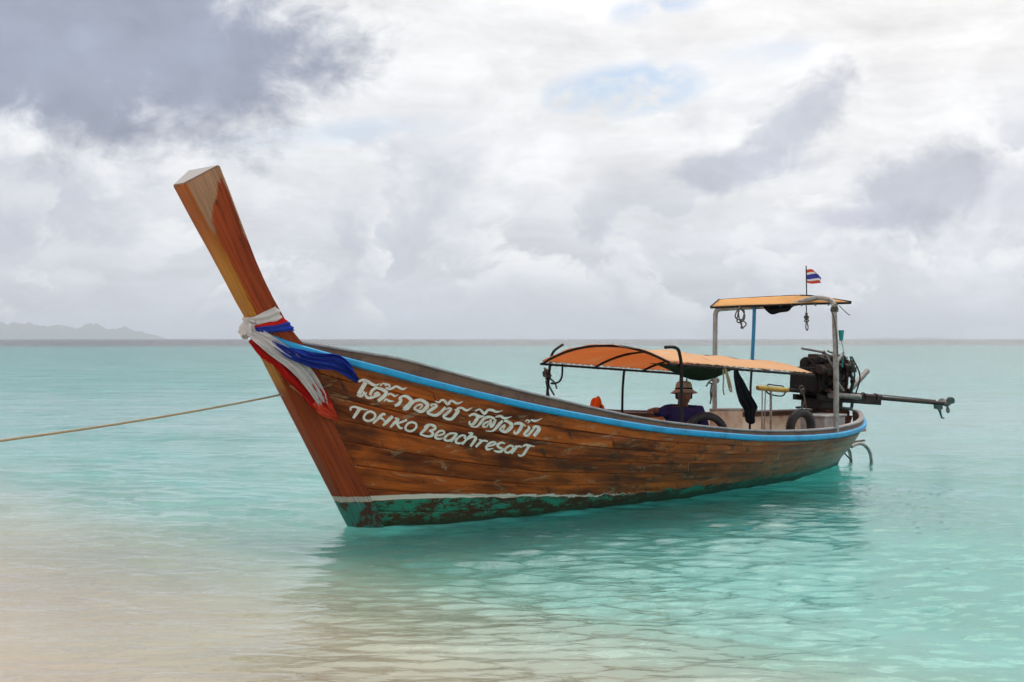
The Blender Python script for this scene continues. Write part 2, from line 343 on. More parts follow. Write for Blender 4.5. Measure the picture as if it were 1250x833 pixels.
# painted strokes: left u, left g, right u, right g on the hull (u in 1/10000, g in 1/1000)
THAI_STROKES = [[843,907,871,900,823,893,851,886,803,880,831,873,783,867,810,859,762,853,789,845,741,839,768,831,719,825,747,817],
[702,809,722,822,711,806,732,820,721,803,740,817,737,803,746,817,756,809,753,819,773,818,764,824,787,826,773,830,798,834,778,834,803,841,782,838,808,847,787,844],
[788,891,787,901,805,897,804,907,820,902,822,914,833,905,841,920,844,907,858,923,855,907,874,924,865,906,889,923,875,902,903,919,885,897,914,915,897,893,924,911,910,891,934,909,924,890,942,907,942,893,950,907,962,900,962,909,981,909,980,914,999,918,998,920],
[817,845,824,843,806,839,816,836,793,832,809,831,783,822,808,828,781,814,810,825,786,807,813,822,797,803,818,820,815,805,827,821,835,809,842,825,853,814,858,829,871,819,874,834,888,825,890,839,905,830,906,845,920,836,922,850,936,841,937,854,951,847,952,858],
[854,830,832,830,862,837,838,837,868,843,846,844,876,848,858,853,888,856,873,863,903,864,891,873,916,870,910,882,927,875,929,889,941,879,945,893,956,884,959,896],
[889,836,883,844,904,844,897,851,917,850,914,859,923,852,932,865,926,852,945,864,930,848,951,859,935,844,956,855],
[941,879,956,893,955,878,973,894,969,876,991,895,980,874,1007,895,991,871,1023,893,999,868,1037,889,1000,868,1043,879,998,867,1028,863,987,860,1007,850,969,850,984,837,946,839,957,825,919,826,927,812,890,813,898,800],
[993,901,983,903,1001,906,991,909,1007,911,999,915,1013,914,1010,920,1021,916,1024,925,1031,919,1038,928,1037,919,1050,928,1037,918,1054,924,1036,913,1052,918,1034,908,1051,913],
[1037,915,1049,928,1053,917,1065,929,1068,918,1082,930,1075,917,1095,929,1075,917,1096,922,1070,913,1089,914,1064,907,1083,908],
[1030,897,1047,908,1038,894,1056,906,1046,890,1065,904,1060,890,1072,904,1077,894,1080,906,1093,899,1093,910,1109,905,1106,915,1124,911,1121,921,1138,917,1139,928,1148,920,1161,933,1160,917,1180,932,1175,912,1197,928,1196,911,1210,926,1221,917,1222,928,1241,927,1240,932,1260,936,1259,938],
[1030,854,1021,856,1039,860,1028,862,1045,864,1037,868,1047,865,1051,875,1052,865,1065,876,1060,863,1076,875,1067,861,1086,874,1071,859,1092,871,1075,856,1094,869,1088,856,1096,868,1105,862,1105,870,1122,870,1121,874,1138,877,1138,879],
[960,812,951,816,971,818,962,822,980,823,974,829,983,825,990,835,984,823,1003,835,989,819,1011,833,1000,816,1017,831,1018,818,1029,831,1038,823,1044,831,1058,827,1061,831],
[1046,794,1047,808,1062,799,1064,814,1081,804,1078,820,1102,813,1089,825,1124,825,1103,833,1143,838,1118,842,1158,852,1123,846,1154,861,1125,844,1141,861,1121,846,1130,861,1114,849],
[1128,853,1127,862,1147,859,1146,869,1166,866,1166,877,1180,870,1187,884,1192,871,1206,888,1201,870,1223,890,1209,868,1238,888,1218,864,1253,884,1225,858,1265,877,1226,855,1267,863,1222,853,1248,846,1207,845,1224,832,1187,834,1202,821,1167,824,1179,810,1145,813,1156,799,1123,802,1133,789],
[1108,788,1116,795,1116,787,1125,794,1126,786,1135,794,1138,787,1144,795,1153,790,1155,799,1169,795,1169,804,1183,799,1184,809],
[1182,801,1168,806,1208,816,1192,822,1232,831,1216,838,1253,843,1241,853,1271,851,1264,864,1287,858,1287,873,1304,863,1309,880,1321,867,1331,885,1338,870,1355,889,1353,869,1377,889,1368,865,1399,886,1381,859,1419,879,1384,855,1426,864,1378,851,1402,842,1355,838,1370,825,1332,826,1343,812,1317,819,1323,803,1309,816,1301,796,1300,814,1279,794,1284,814,1260,797,1264,817,1244,802,1244,820,1227,808],
[1244,811,1235,818,1260,819,1251,826,1274,827,1267,835,1288,833,1285,843,1304,839,1305,850,1321,844,1325,856,1332,847,1341,859,1333,847,1353,858,1333,846,1355,851,1332,845,1347,843,1323,839,1332,834,1307,830,1314,825,1290,820,1296,816],
[1454,857,1444,851,1450,861,1437,854,1446,864,1431,857,1443,862,1434,866,1449,863,1451,873,1465,866,1471,878,1477,868,1489,881,1483,866,1503,881,1486,865,1514,877,1488,869,1508,864,1477,864,1486,852,1452,854,1459,840,1427,844,1434,829,1404,834,1409,820,1379,823,1388,812,1357,809,1383,810,1359,797,1385,812,1374,794,1395,810,1390,792,1409,809,1407,791,1424,809,1427,792,1441,811,1451,795,1457,814,1474,803,1469,818,1496,812,1485,826,1518,823,1505,835,1544,836,1529,847,1571,851,1556,861,1598,865,1583,875],
[1497,891,1507,899,1507,888,1519,898,1518,886,1530,897,1533,886,1537,897,1551,893,1542,900,1564,901,1554,907,1572,905,1569,915,1579,906,1586,919,1587,906,1601,922,1591,905,1617,920,1595,899,1626,913,1600,889,1632,905,1617,883,1632,902,1647,894,1631,903,1665,907,1648,914,1675,914,1669,925,1678,914,1689,929,1684,914,1702,929,1692,913,1713,928,1701,910,1724,925,1713,906,1733,921,1732,906,1742,920,1757,913,1758,923,1782,923,1781,929,1806,933,1806,936],
[1590,852,1583,855,1599,858,1590,860,1606,862,1599,866,1610,863,1612,872,1621,864,1630,876,1633,864,1650,877,1634,867,1659,868,1625,863,1638,854,1600,852,1612,840,1575,840,1587,828,1553,830,1565,817,1531,819,1546,809,1513,804,1543,808,1516,793,1544,808,1531,789,1553,806,1547,787,1565,805,1565,787,1580,805,1587,789,1595,808,1614,796,1608,812,1642,809,1625,821,1669,825,1647,834,1689,837,1668,848,1707,847,1687,859,1724,857,1700,866,1738,873,1700,861,1722,878,1703,859,1704,875,1692,860,1687,872,1678,861],
[1707,874,1709,883,1727,878,1729,889,1745,882,1750,895,1759,884,1774,899,1771,881,1793,896,1786,875,1808,891,1810,874,1820,890,1839,883,1837,893,1866,896,1863,902,1892,909,1891,911],
[1818,842,1815,852,1842,850,1839,861,1864,857,1864,871,1879,860,1891,878,1889,857,1915,877,1901,851,1931,873,1922,848,1943,870,1948,852,1956,870,1971,860,1975,871,1994,867,1995,872],
[1916,862,1939,853,1898,851,1921,842,1880,840,1904,830,1863,829,1886,819,1846,818,1868,808,1831,808,1848,796,1822,803,1825,786,1816,801,1802,782,1807,801,1785,784,1803,801,1776,790,1803,801,1782,801,1810,807,1793,809,1817,815,1804,817],
[1908,884,1905,892,1930,892,1927,901,1950,899,1951,910,1962,901,1977,915,1970,895,1996,909,1979,883,2008,898,1999,876,2013,895,2032,888,2015,898,2052,903,2035,910,2066,910,2061,923,2077,912,2087,929,2093,912,2109,930,2109,912,2128,930,2120,910,2142,927,2133,908,2152,924,2154,909,2162,923,2180,915,2183,925,2209,924,2210,930,2237,933,2237,935],
[1785,775,1793,783,1802,774,1810,783,1819,774,1827,783,1837,775,1842,785,1856,778,1856,789,1876,784,1870,795,1899,794,1886,804,1928,810,1910,819,1958,829,1939,838,1983,843,1970,855,2005,852,2001,868,2028,859,2030,876,2047,863,2058,881,2063,864,2082,881,2080,861,2101,877,2099,858,2118,874],
[2030,845,2030,835,2010,840,2010,828,1989,834,1991,822,1968,827,1977,816,1949,817,1964,809,1933,805,1954,802,1924,792,1952,802,1936,787,1953,802,1956,788,1964,802,1978,793,1975,803,1997,803,1984,808,2012,815,1999,818,2026,825,2014,829],
[2042,854,2071,858,2030,834,2060,837,2017,812,2049,817,2015,795,2045,811,2050,802,2034,813,2074,817,2052,825,2094,831,2070,838,2107,842,2083,847,2118,853,2094,856,2128,862,2107,865],
[1948,765,1952,771,1971,766,1977,773,1996,766,2001,775,2021,769,2023,779,2046,776,2041,786,2070,785,2058,796,2093,796,2077,807,2117,809,2097,820,2140,823,2119,833,2159,834,2140,846,2174,843,2160,855,2188,850,2176,862,2203,858,2192,869],
[2122,875,2123,883,2143,879,2144,890,2163,883,2166,896,2177,885,2191,901,2187,882,2210,898,2201,876,2224,894,2225,875,2236,892,2258,882,2259,895,2292,894,2292,901,2325,905,2325,908],
[2207,858,2216,871,2220,858,2230,874,2231,858,2246,876,2239,856,2264,876,2253,851,2285,872,2265,844,2307,866,2266,842,2317,850,2260,838,2295,828,2239,825,2264,810,2217,813,2237,797,2202,806,2214,787,2191,801,2190,779,2181,798,2164,776,2166,798,2143,779,2147,802,2125,786,2127,806,2109,793],
[2132,796,2123,805,2163,811,2153,820,2192,826,2183,835,2198,830,2212,845,2191,831,2211,830,2176,816,2192,814,2160,801,2173,799],
[2320,850,2321,862,2344,854,2346,869,2366,858,2372,877,2385,859,2402,881,2406,859,2428,878,2432,857,2450,871,2459,854,2471,863],
[2411,867,2441,860,2396,856,2427,849,2381,845,2412,837,2366,834,2396,825,2348,821,2376,812,2331,809,2354,799,2321,802,2330,787,2314,800,2304,781,2305,800,2286,782,2301,799,2275,788,2301,797,2281,799,2307,804,2293,807,2316,811,2303,814],
[2479,854,2498,865,2485,850,2506,863,2488,848,2516,859,2488,849,2514,846,2476,843,2495,833,2454,832,2471,820,2433,821,2451,809,2417,812,2434,801,2402,803,2423,796,2393,789,2422,800,2406,782,2427,799,2427,780,2441,799,2454,783,2452,800,2480,795,2463,806,2502,808,2482,817,2522,820,2503,830,2541,830,2523,841,2560,842,2544,851,2578,853,2564,861],
[2543,848,2540,860,2562,853,2559,867,2579,857,2579,874,2589,858,2602,878,2597,856,2624,878,2604,852,2643,873,2604,853,2651,860,2601,852,2637,843,2587,843,2617,830,2569,832,2598,818,2552,822,2579,808,2534,811,2559,797,2516,800,2539,787],
[2475,885,2467,890,2488,892,2480,897,2500,898,2493,904,2506,900,2509,909,2513,899,2525,908,2521,897,2536,905,2523,896,2540,897,2521,896,2527,889,2508,891,2512,884,2494,887,2498,879],
[2545,904,2559,916,2561,901,2577,915,2578,898,2592,914,2604,899,2609,915,2636,908,2635,919,2670,920,2668,927,2703,933,2703,936]]
LATIN_STROKES = [[579,711,558,705,581,716,559,710,582,719,561,716,583,720,572,725,590,723,589,732,603,727,608,738,616,730,628,743,629,730,646,744,645,727,664,743,665,726,682,742,690,728,703,741,717,731,726,739,745,734,750,738],
[662,737,681,729,643,726,661,718,623,715,642,706,604,703,622,695,584,691,601,683,564,678,579,671,544,666,557,660],
[757,724,768,738,766,722,786,737,779,720,800,735,786,718,811,731,786,715,813,723,784,711,809,714,779,706,800,705,772,700,788,696,762,694,773,687,750,688,754,678,734,683,732,670,715,677,709,663,700,674,688,659,689,674,671,658,680,675,658,661,675,677,649,665,675,680,647,671,677,683,652,679,681,687,661,688,690,693,675,698,703,701,691,708,716,708,709,717,730,714,728,725,745,719,746,731,757,724,768,738],
[734,654,728,661,765,668,756,676,795,681,785,691,822,694,811,705,848,707,836,718,870,718,861,730,884,725,885,739,886,726,904,741,891,725,910,737,898,724,913,734],
[821,696,838,710,830,695,847,710,839,695,858,709,844,693,867,706,848,690,873,701,851,684,876,695,853,679,878,689],
[825,653,819,661,845,661,838,671,866,669,856,682,890,680,878,693,919,694,906,707,949,710,937,722,980,726,969,737],
[895,651,886,658,919,663,909,671,943,674,931,684,965,684,953,696,987,694,978,708,1010,705,998,716,1032,719,1002,716,1025,729,1002,713,1008,728,992,715,993,727,981,717],
[981,685,985,697,998,689,1003,702,1016,694,1020,706,1036,699,1038,711,1059,706,1060,718,1083,714,1084,726,1108,722,1108,735],
[968,686,998,697,969,676,999,687,970,666,1001,678,976,658,1003,673,990,656,1007,672,1005,659,1015,672,1017,662,1025,673],
[1146,714,1157,728,1156,713,1173,728,1169,712,1188,727,1174,711,1199,724,1175,708,1202,716,1173,703,1198,707,1169,698,1189,697,1160,691,1175,686,1147,683,1157,676,1133,677,1138,667,1118,671,1118,659,1102,666,1097,653,1089,664,1077,649,1077,663,1060,648,1067,665,1046,651,1062,667,1036,655,1061,670,1035,663,1064,675,1041,673,1070,680,1052,683,1081,688,1068,693,1097,697,1087,704,1111,703,1106,714,1122,707,1125,720,1135,710,1140,724,1146,714,1157,728],
[1185,647,1177,655,1209,657,1199,667,1232,668,1221,679,1257,680,1243,691,1281,693,1267,704,1306,707,1292,717,1330,721,1316,731],
[1262,702,1259,709,1280,709,1277,717,1298,716,1295,726,1312,720,1315,733,1325,722,1335,738,1338,723,1353,740,1349,723,1369,741,1359,721,1383,740,1367,719,1396,737,1369,717,1404,730,1370,717,1400,720,1368,715,1386,708,1363,712,1367,699,1348,707,1345,693,1326,701,1321,687,1303,694,1298,682],
[1293,683,1310,696,1304,680,1323,695,1313,678,1337,694,1315,676,1348,689,1313,673,1344,677,1308,668,1332,664,1303,665,1311,652,1294,662,1288,645,1277,658,1265,640,1257,655,1242,638,1235,654,1219,639,1211,654,1196,642,1186,655,1174,644],
[1351,658,1356,669,1371,662,1376,673,1391,666,1396,677,1411,671,1413,682,1430,677,1431,687,1449,683,1446,693,1467,691,1452,696,1477,702,1452,697,1476,710,1452,699,1467,714,1449,700,1452,715,1440,700,1432,712,1426,698,1409,706,1412,694,1385,695,1395,686,1361,681,1376,674,1342,669,1362,665,1329,657,1357,659,1324,647,1354,656,1328,639,1354,654,1342,637,1361,653,1361,637,1374,652,1380,640,1388,653,1398,645,1398,655,1413,652,1411,658,1426,659,1426,662],
[1597,714,1587,701,1576,712,1566,699,1554,711,1545,697,1530,707,1526,693,1503,698,1506,686,1477,688,1485,677,1455,677,1468,668,1437,666,1456,661,1423,654,1448,654,1417,642,1447,653,1427,636,1449,652,1444,635,1459,651,1462,637,1470,652,1481,642,1482,654,1500,649,1496,659,1520,658,1513,666,1542,670,1533,676,1565,684,1556,689,1588,698,1579,703],
[1598,713,1613,707,1581,702,1597,696,1564,692,1581,685,1546,681,1563,673,1526,669,1542,661,1505,655,1519,648,1484,642,1496,635],
[1671,679,1655,685,1682,687,1666,692,1695,696,1676,698,1700,707,1677,697,1688,711,1673,697,1670,711,1661,697,1647,707,1646,694,1620,698,1625,686,1591,685,1599,674,1566,673,1580,664,1548,661,1571,657,1537,648,1566,652,1535,637,1564,650,1546,632,1568,649,1563,631,1578,648,1582,633,1590,648,1602,639,1603,650,1622,647,1621,655,1640,655,1640,660],
[1615,631,1604,639,1643,647,1630,655,1671,662,1657,671,1699,677,1685,688,1733,695,1721,706,1770,713,1756,724,1796,731,1771,731,1785,741,1770,726,1760,737,1753,725,1738,733,1733,724],
[1699,675,1695,682,1724,685,1720,694,1749,694,1745,706,1766,699,1771,715,1777,700,1794,718,1785,698,1813,717,1786,698,1822,707,1782,697,1809,691,1768,687,1789,678,1750,675,1770,666,1732,662,1750,654,1712,649,1729,641,1692,636,1707,628],
[1765,629,1753,638,1782,638,1769,648,1800,648,1786,658,1816,657,1803,668,1836,667,1823,678,1857,678,1841,688,1874,692,1845,689,1864,701,1846,686,1848,700,1837,688,1833,698,1825,690],
[1838,673,1835,680,1854,679,1850,687,1869,684,1867,695,1881,687,1887,701,1894,688,1906,703,1909,687,1923,701,1926,687,1939,700],
[1893,647,1896,659,1915,652,1919,664,1938,657,1941,669,1960,662,1961,674,1982,668,1982,681,2004,675,2000,687,2024,683,2006,690,2032,697,2003,687,2024,703,2002,689,2010,705,1997,690,1991,703,1986,688,1968,698,1968,683,1944,690,1951,676,1917,677,1931,666,1891,662,1910,653,1871,648,1898,645,1864,634,1897,643,1871,625,1897,642,1889,623,1902,641,1913,628,1918,642,1942,637,1944,647,1970,646,1971,651],
[2139,705,2126,694,2126,708,2112,695,2112,711,2098,695,2093,711,2087,694,2068,704,2071,689,2043,695,2053,681,2021,683,2045,677,2013,668,2046,679,2019,660,2049,675,2028,654,2053,672,2043,650,2064,669,2058,648,2081,667,2061,648,2095,661,2060,650,2086,645,2052,645,2068,632,2044,641,2047,623,2035,639,2026,619,2021,637,2007,618,2006,636,1991,618,1993,636,1977,620,1980,636,1967,624,1966,636,1956,628],
[2184,684,2190,700,2190,682,2209,699,2201,681,2222,698,2204,680,2233,692,2203,678,2231,680,2198,672,2221,669,2190,666,2206,657,2174,657,2186,646,2154,648,2161,634,2138,642,2136,625,2127,641,2113,622,2116,642,2095,624,2112,644,2084,631,2113,646,2085,643,2118,653,2095,656,2127,659,2112,669,2142,667,2135,680,2166,676,2160,690,2184,684,2190,700],
[2173,624,2159,633,2192,634,2177,644,2211,645,2195,655,2229,656,2212,666,2249,668,2232,678,2270,681,2251,689,2285,695,2256,692,2269,702,2260,687,2252,697,2249,686,2237,693,2234,684],
[2258,680,2256,690,2273,684,2271,696,2287,688,2287,702,2296,690,2305,706,2302,689,2320,705,2310,688,2329,701,2319,686,2336,698],
[2242,627,2261,636,2245,622,2266,632,2250,615,2270,628,2264,612,2273,628,2283,615,2283,631,2305,621,2298,637,2329,631,2313,644,2352,645,2329,656,2374,661,2349,670,2393,675,2368,684,2408,686,2385,695,2421,696,2399,705,2435,706,2414,714],
[2343,695,2338,703,2359,700,2353,710,2373,705,2368,718,2384,708,2387,724,2390,707,2404,727,2399,706,2417,726,2415,706,2431,725,2440,707,2452,724,2469,710,2477,721,2498,713,2503,719]]

# ------------------------------------------------------------------ sea bed, water
def sea_depth(X, Y):
    """the sand shelves away from the beach at lower left"""
    t = .70 * Y + .75 * X
    d = np.interp(t, [-8, 2, 3, 4.2, 5.3, 6.3, 7.7, 10, 14, 25, 60, 200, 20000], [-.5, -.02, .03, .13, .30, .66, .92, 1.22, 1.45, 1.7, 2.2, 3.0, 5])
    return d + np.interp(.9 * Y - .25 * X, [240, 400], [0, 9])
def fan_rows(ys, ncol, half):
    t = np.linspace(-1, 1, ncol)
    X = np.array([t * half(y) for y in ys]); Y = np.repeat(np.array(ys)[:, None], ncol, 1)
    return X, Y
def grid_faces(nr, nc):
    i, j = np.meshgrid(np.arange(nr - 1), np.arange(nc - 1), indexing='ij'); a = (i * nc + j).ravel()
    return np.stack([a, a + 1, a + nc + 1, a + nc], 1)
def np_mesh(name, co, faces, mat, keep=None):
    me = bpy.data.meshes.new(name)
    if keep is not None: faces = faces[keep]
    me.vertices.add(len(co)); me.vertices.foreach_set('co', co.astype(np.float32).ravel())
    me.loops.add(faces.size); me.loops.foreach_set('vertex_index', faces.ravel().astype(np.int32))
    me.polygons.add(len(faces)); me.polygons.foreach_set('loop_start', np.arange(0, faces.size, 4, dtype=np.int32))
    me.polygons.foreach_set('use_smooth', np.ones(len(faces), bool)); me.update(calc_edges=True); me.materials.append(mat)
    o = bpy.data.objects.new(name, me); COL.objects.link(o); return o

m_sand, g, o = material('pale sand'); c = g.new('ShaderNodeTexCoord').outputs['Object']
n1 = g.noise(c, .55, 5, .55); n2 = g.noise(c, 6.0, 6, .65)
px_, py_, pz_ = g.sep(c); tt = g.m('MULTIPLY_ADD', py_, .70, g.mul(px_, .75)); shore = g.step(g.add(tt, g.mul(g.sub(n1, .5), 2.0)), 3.6, 7.5)
col = g.mix(shore, g.mix(g.step(n1, .35, .7), (.50, .405, .295), (.60, .50, .375)), g.mix(g.step(n1, .35, .7), (.64, .57, .47), (.74, .69, .60))); col = g.mix(g.mul(g.step(n2, .5, .75), .25), col, (.48, .40, .31))
principled(g, o, col, .9, .2, bump=n2, bump_d=.01)

ys = np.concatenate([np.arange(-6, 30, .4), np.geomspace(30, 30000, 60)])
X, Y = fan_rows(ys, 121, lambda y: 22 + 1.1 * max(y, 0))
Z = -sea_depth(X, Y)
Z += .02 * np.sin(X * 2.1 + Y * 3.3 + 1.3 * np.sin(X * .7)) * np.exp(-np.abs(Y) / 40) * (Z < -.05)
tag(np_mesh('seabed', np.stack([X, Y, Z], 2).reshape(-1, 3), grid_faces(*X.shape), m_sand), kind='structure')

m_water, g, o = material('clear sea water')
geo = g.new('ShaderNodeNewGeometry').outputs['Position']
gy = g.sep(geo)[1]; far = g.step(gy, 16.0, 48.0)
p1 = g.vmul(geo, (.45, 1.0, 1.0))
r1 = g.noise(p1, 3.0, 3, .55, .5); r2 = g.noise(p1, 10.0, 3, .55, .4); r3 = g.noise(g.vmul(geo, (.42, 1.0, 1.0)), .55, 5, .62, .3)
r4 = g.noise(g.vmul(geo, (.7, 1.0, 1.0)), 27.0, 3, .55, .3)
calm = g.noise(geo, .35, 3, .5)                      # gusts ruffle some patches more than others
ruff = g.step(calm, .35, .68, .45, 1.3)
hgt = g.add(g.mul(g.add(g.mul(r1, .046), g.mul(g.m('MULTIPLY_ADD', r4, .35, r2), .0150)), ruff), g.mul(r3, g.m('MULTIPLY_ADD', far, .30, .05)))
# far off the wavelets are finer than the mesh; their steeper faces look towards the beach
wn = g.noise(g.vmul(geo, (.30, 1.0, 1.0)), .6, 4, .65, .2, col=True); wx, wy, wz = g.sep(wn)
tilt = g.m('MULTIPLY_ADD', far, .55, .0)
face = g.mul(far, g.m('MULTIPLY_ADD', g.m('ABSOLUTE', g.sub(wy, .5)), -.95, -.08))
nv = g.vec(g.mul(g.sub(wx, .5), tilt), face, 1.0)
under = g.m('MULTIPLY_ADD', g.new('ShaderNodeNewGeometry').outputs['Backfacing'], -2.0, 1.0)   # seen from below the sheet
fl = g.new('ShaderNodeVectorMath', operation='SCALE'); g.put(fl.inputs[0], nv); g.put(fl.inputs[3], under)
nrm = g.new('ShaderNodeVectorMath', operation='NORMALIZE'); g.put(nrm.inputs[0], fl.outputs[0])
bmp = g.new('ShaderNodeBump'); bmp.inputs['Distance'].default_value = 1.0; bmp.inputs['Strength'].default_value = .8; g.put(bmp.inputs['Height'], hgt)
gl = g.new('ShaderNodeBsdfGlass'); gl.distribution = 'MULTI_GGX'; gl.inputs['IOR'].default_value = 1.333; gl.inputs['Roughness'].default_value = .03; gl.inputs['Color'].default_value = (1, 1, 1, 1)
gn = g.new('ShaderNodeNewGeometry').outputs['Normal']; mxn = g.new('ShaderNodeMix', data_type='VECTOR'); g.put(mxn.inputs[0], far); g.put(mxn.inputs[4], gn); g.put(mxn.inputs[5], nrm.outputs[0])
nn_ = g.new('ShaderNodeVectorMath', operation='NORMALIZE'); g.put(nn_.inputs[0], mxn.outputs[1]); g.put(bmp.inputs['Normal'], nn_.outputs[0])
g.put(gl.inputs['Roughness'], g.m('MULTIPLY_ADD', g.step(gy, 10.0, 120.0), .10, .02))
g.l.new(bmp.outputs[0], gl.inputs['Normal']); g.l.new(gl.outputs[0], o.inputs['Surface'])
va = g.new('ShaderNodeVolumeAbsorption'); va.inputs['Color'].default_value = (.0, .818, .842, 1); va.inputs['Density'].default_value = .66
g.l.new(va.outputs[0], o.inputs['Volume'])

def wave_height(X, Y, cell):
    rng = np.random.default_rng(11); H = np.zeros_like(X)
    for k in range(70):
        lam = .13 * (9 / .13) ** rng.random(); ang = R(256) + rng.normal() * .45
        amp = .0033 * lam ** .74 * (.5 + rng.random()) * (1.5 if lam < .4 else .85 if lam < 1 else .42)
        kx, ky = np.cos(ang) * 2*np.pi/lam, np.sin(ang) * 2*np.pi/lam
        fade = np.clip(lam / (cell * 3.0) - .6, 0, 1)
        ph = kx * X + ky * Y + rng.random() * 6.28
        H += amp * fade * (np.sin(ph) + .25 * np.sin(2*ph + .6))
    patch = .75 + .35 * np.sin(X * .23 + 1.1) * np.sin(Y * .19 + .4)
    return H * patch
ys = [-1.5]
while ys[-1] < 70: ys.append(ys[-1] + max(.022, .022 * (max(ys[-1], 0) / 7.0) ** 1.6))
ys = np.concatenate([ys, np.geomspace(ys[-1] * 1.02, 30000, 90)])
NC = 560
X, Y = fan_rows(ys, NC, lambda y: 5.0 + .62 * max(y, 0) if y < 75 else 5.0 + .62*75 + 1.2*(y - 75))
cell = np.maximum(np.gradient(ys)[:, None], (X[:, 1] - X[:, 0])[:, None]) * np.ones_like(X)
Z = wave_height(X, Y, cell) * np.clip(.35 + sea_depth(X, Y) * 1.3, .3, 1)
Z = np.where(Y > 400, 0, Z)
fc = grid_faces(*X.shape)
cx, cy_ = X.ravel()[fc].mean(1), Y.ravel()[fc].mean(1)
BOAT = (-1.35, 8.416 * 1562.5 / 1215.28); HEAD = math.atan2(4.284 * 1562.5 / 1215.28, 5.63)
s_ = (cx - BOAT[0]) * math.cos(HEAD) + (cy_ - BOAT[1]) * math.sin(HEAD)
t_ = -(cx - BOAT[0]) * math.sin(HEAD) + (cy_ - BOAT[1]) * math.cos(HEAD)
inside = (s_ > .3) & (s_ < W_STERN - .25) & (np.abs(t_) < water_b(s_) - .09)
tag(np_mesh('sea_water', np.stack([X, Y, Z], 2).reshape(-1, 3), fc, m_water, ~inside), kind='structure')

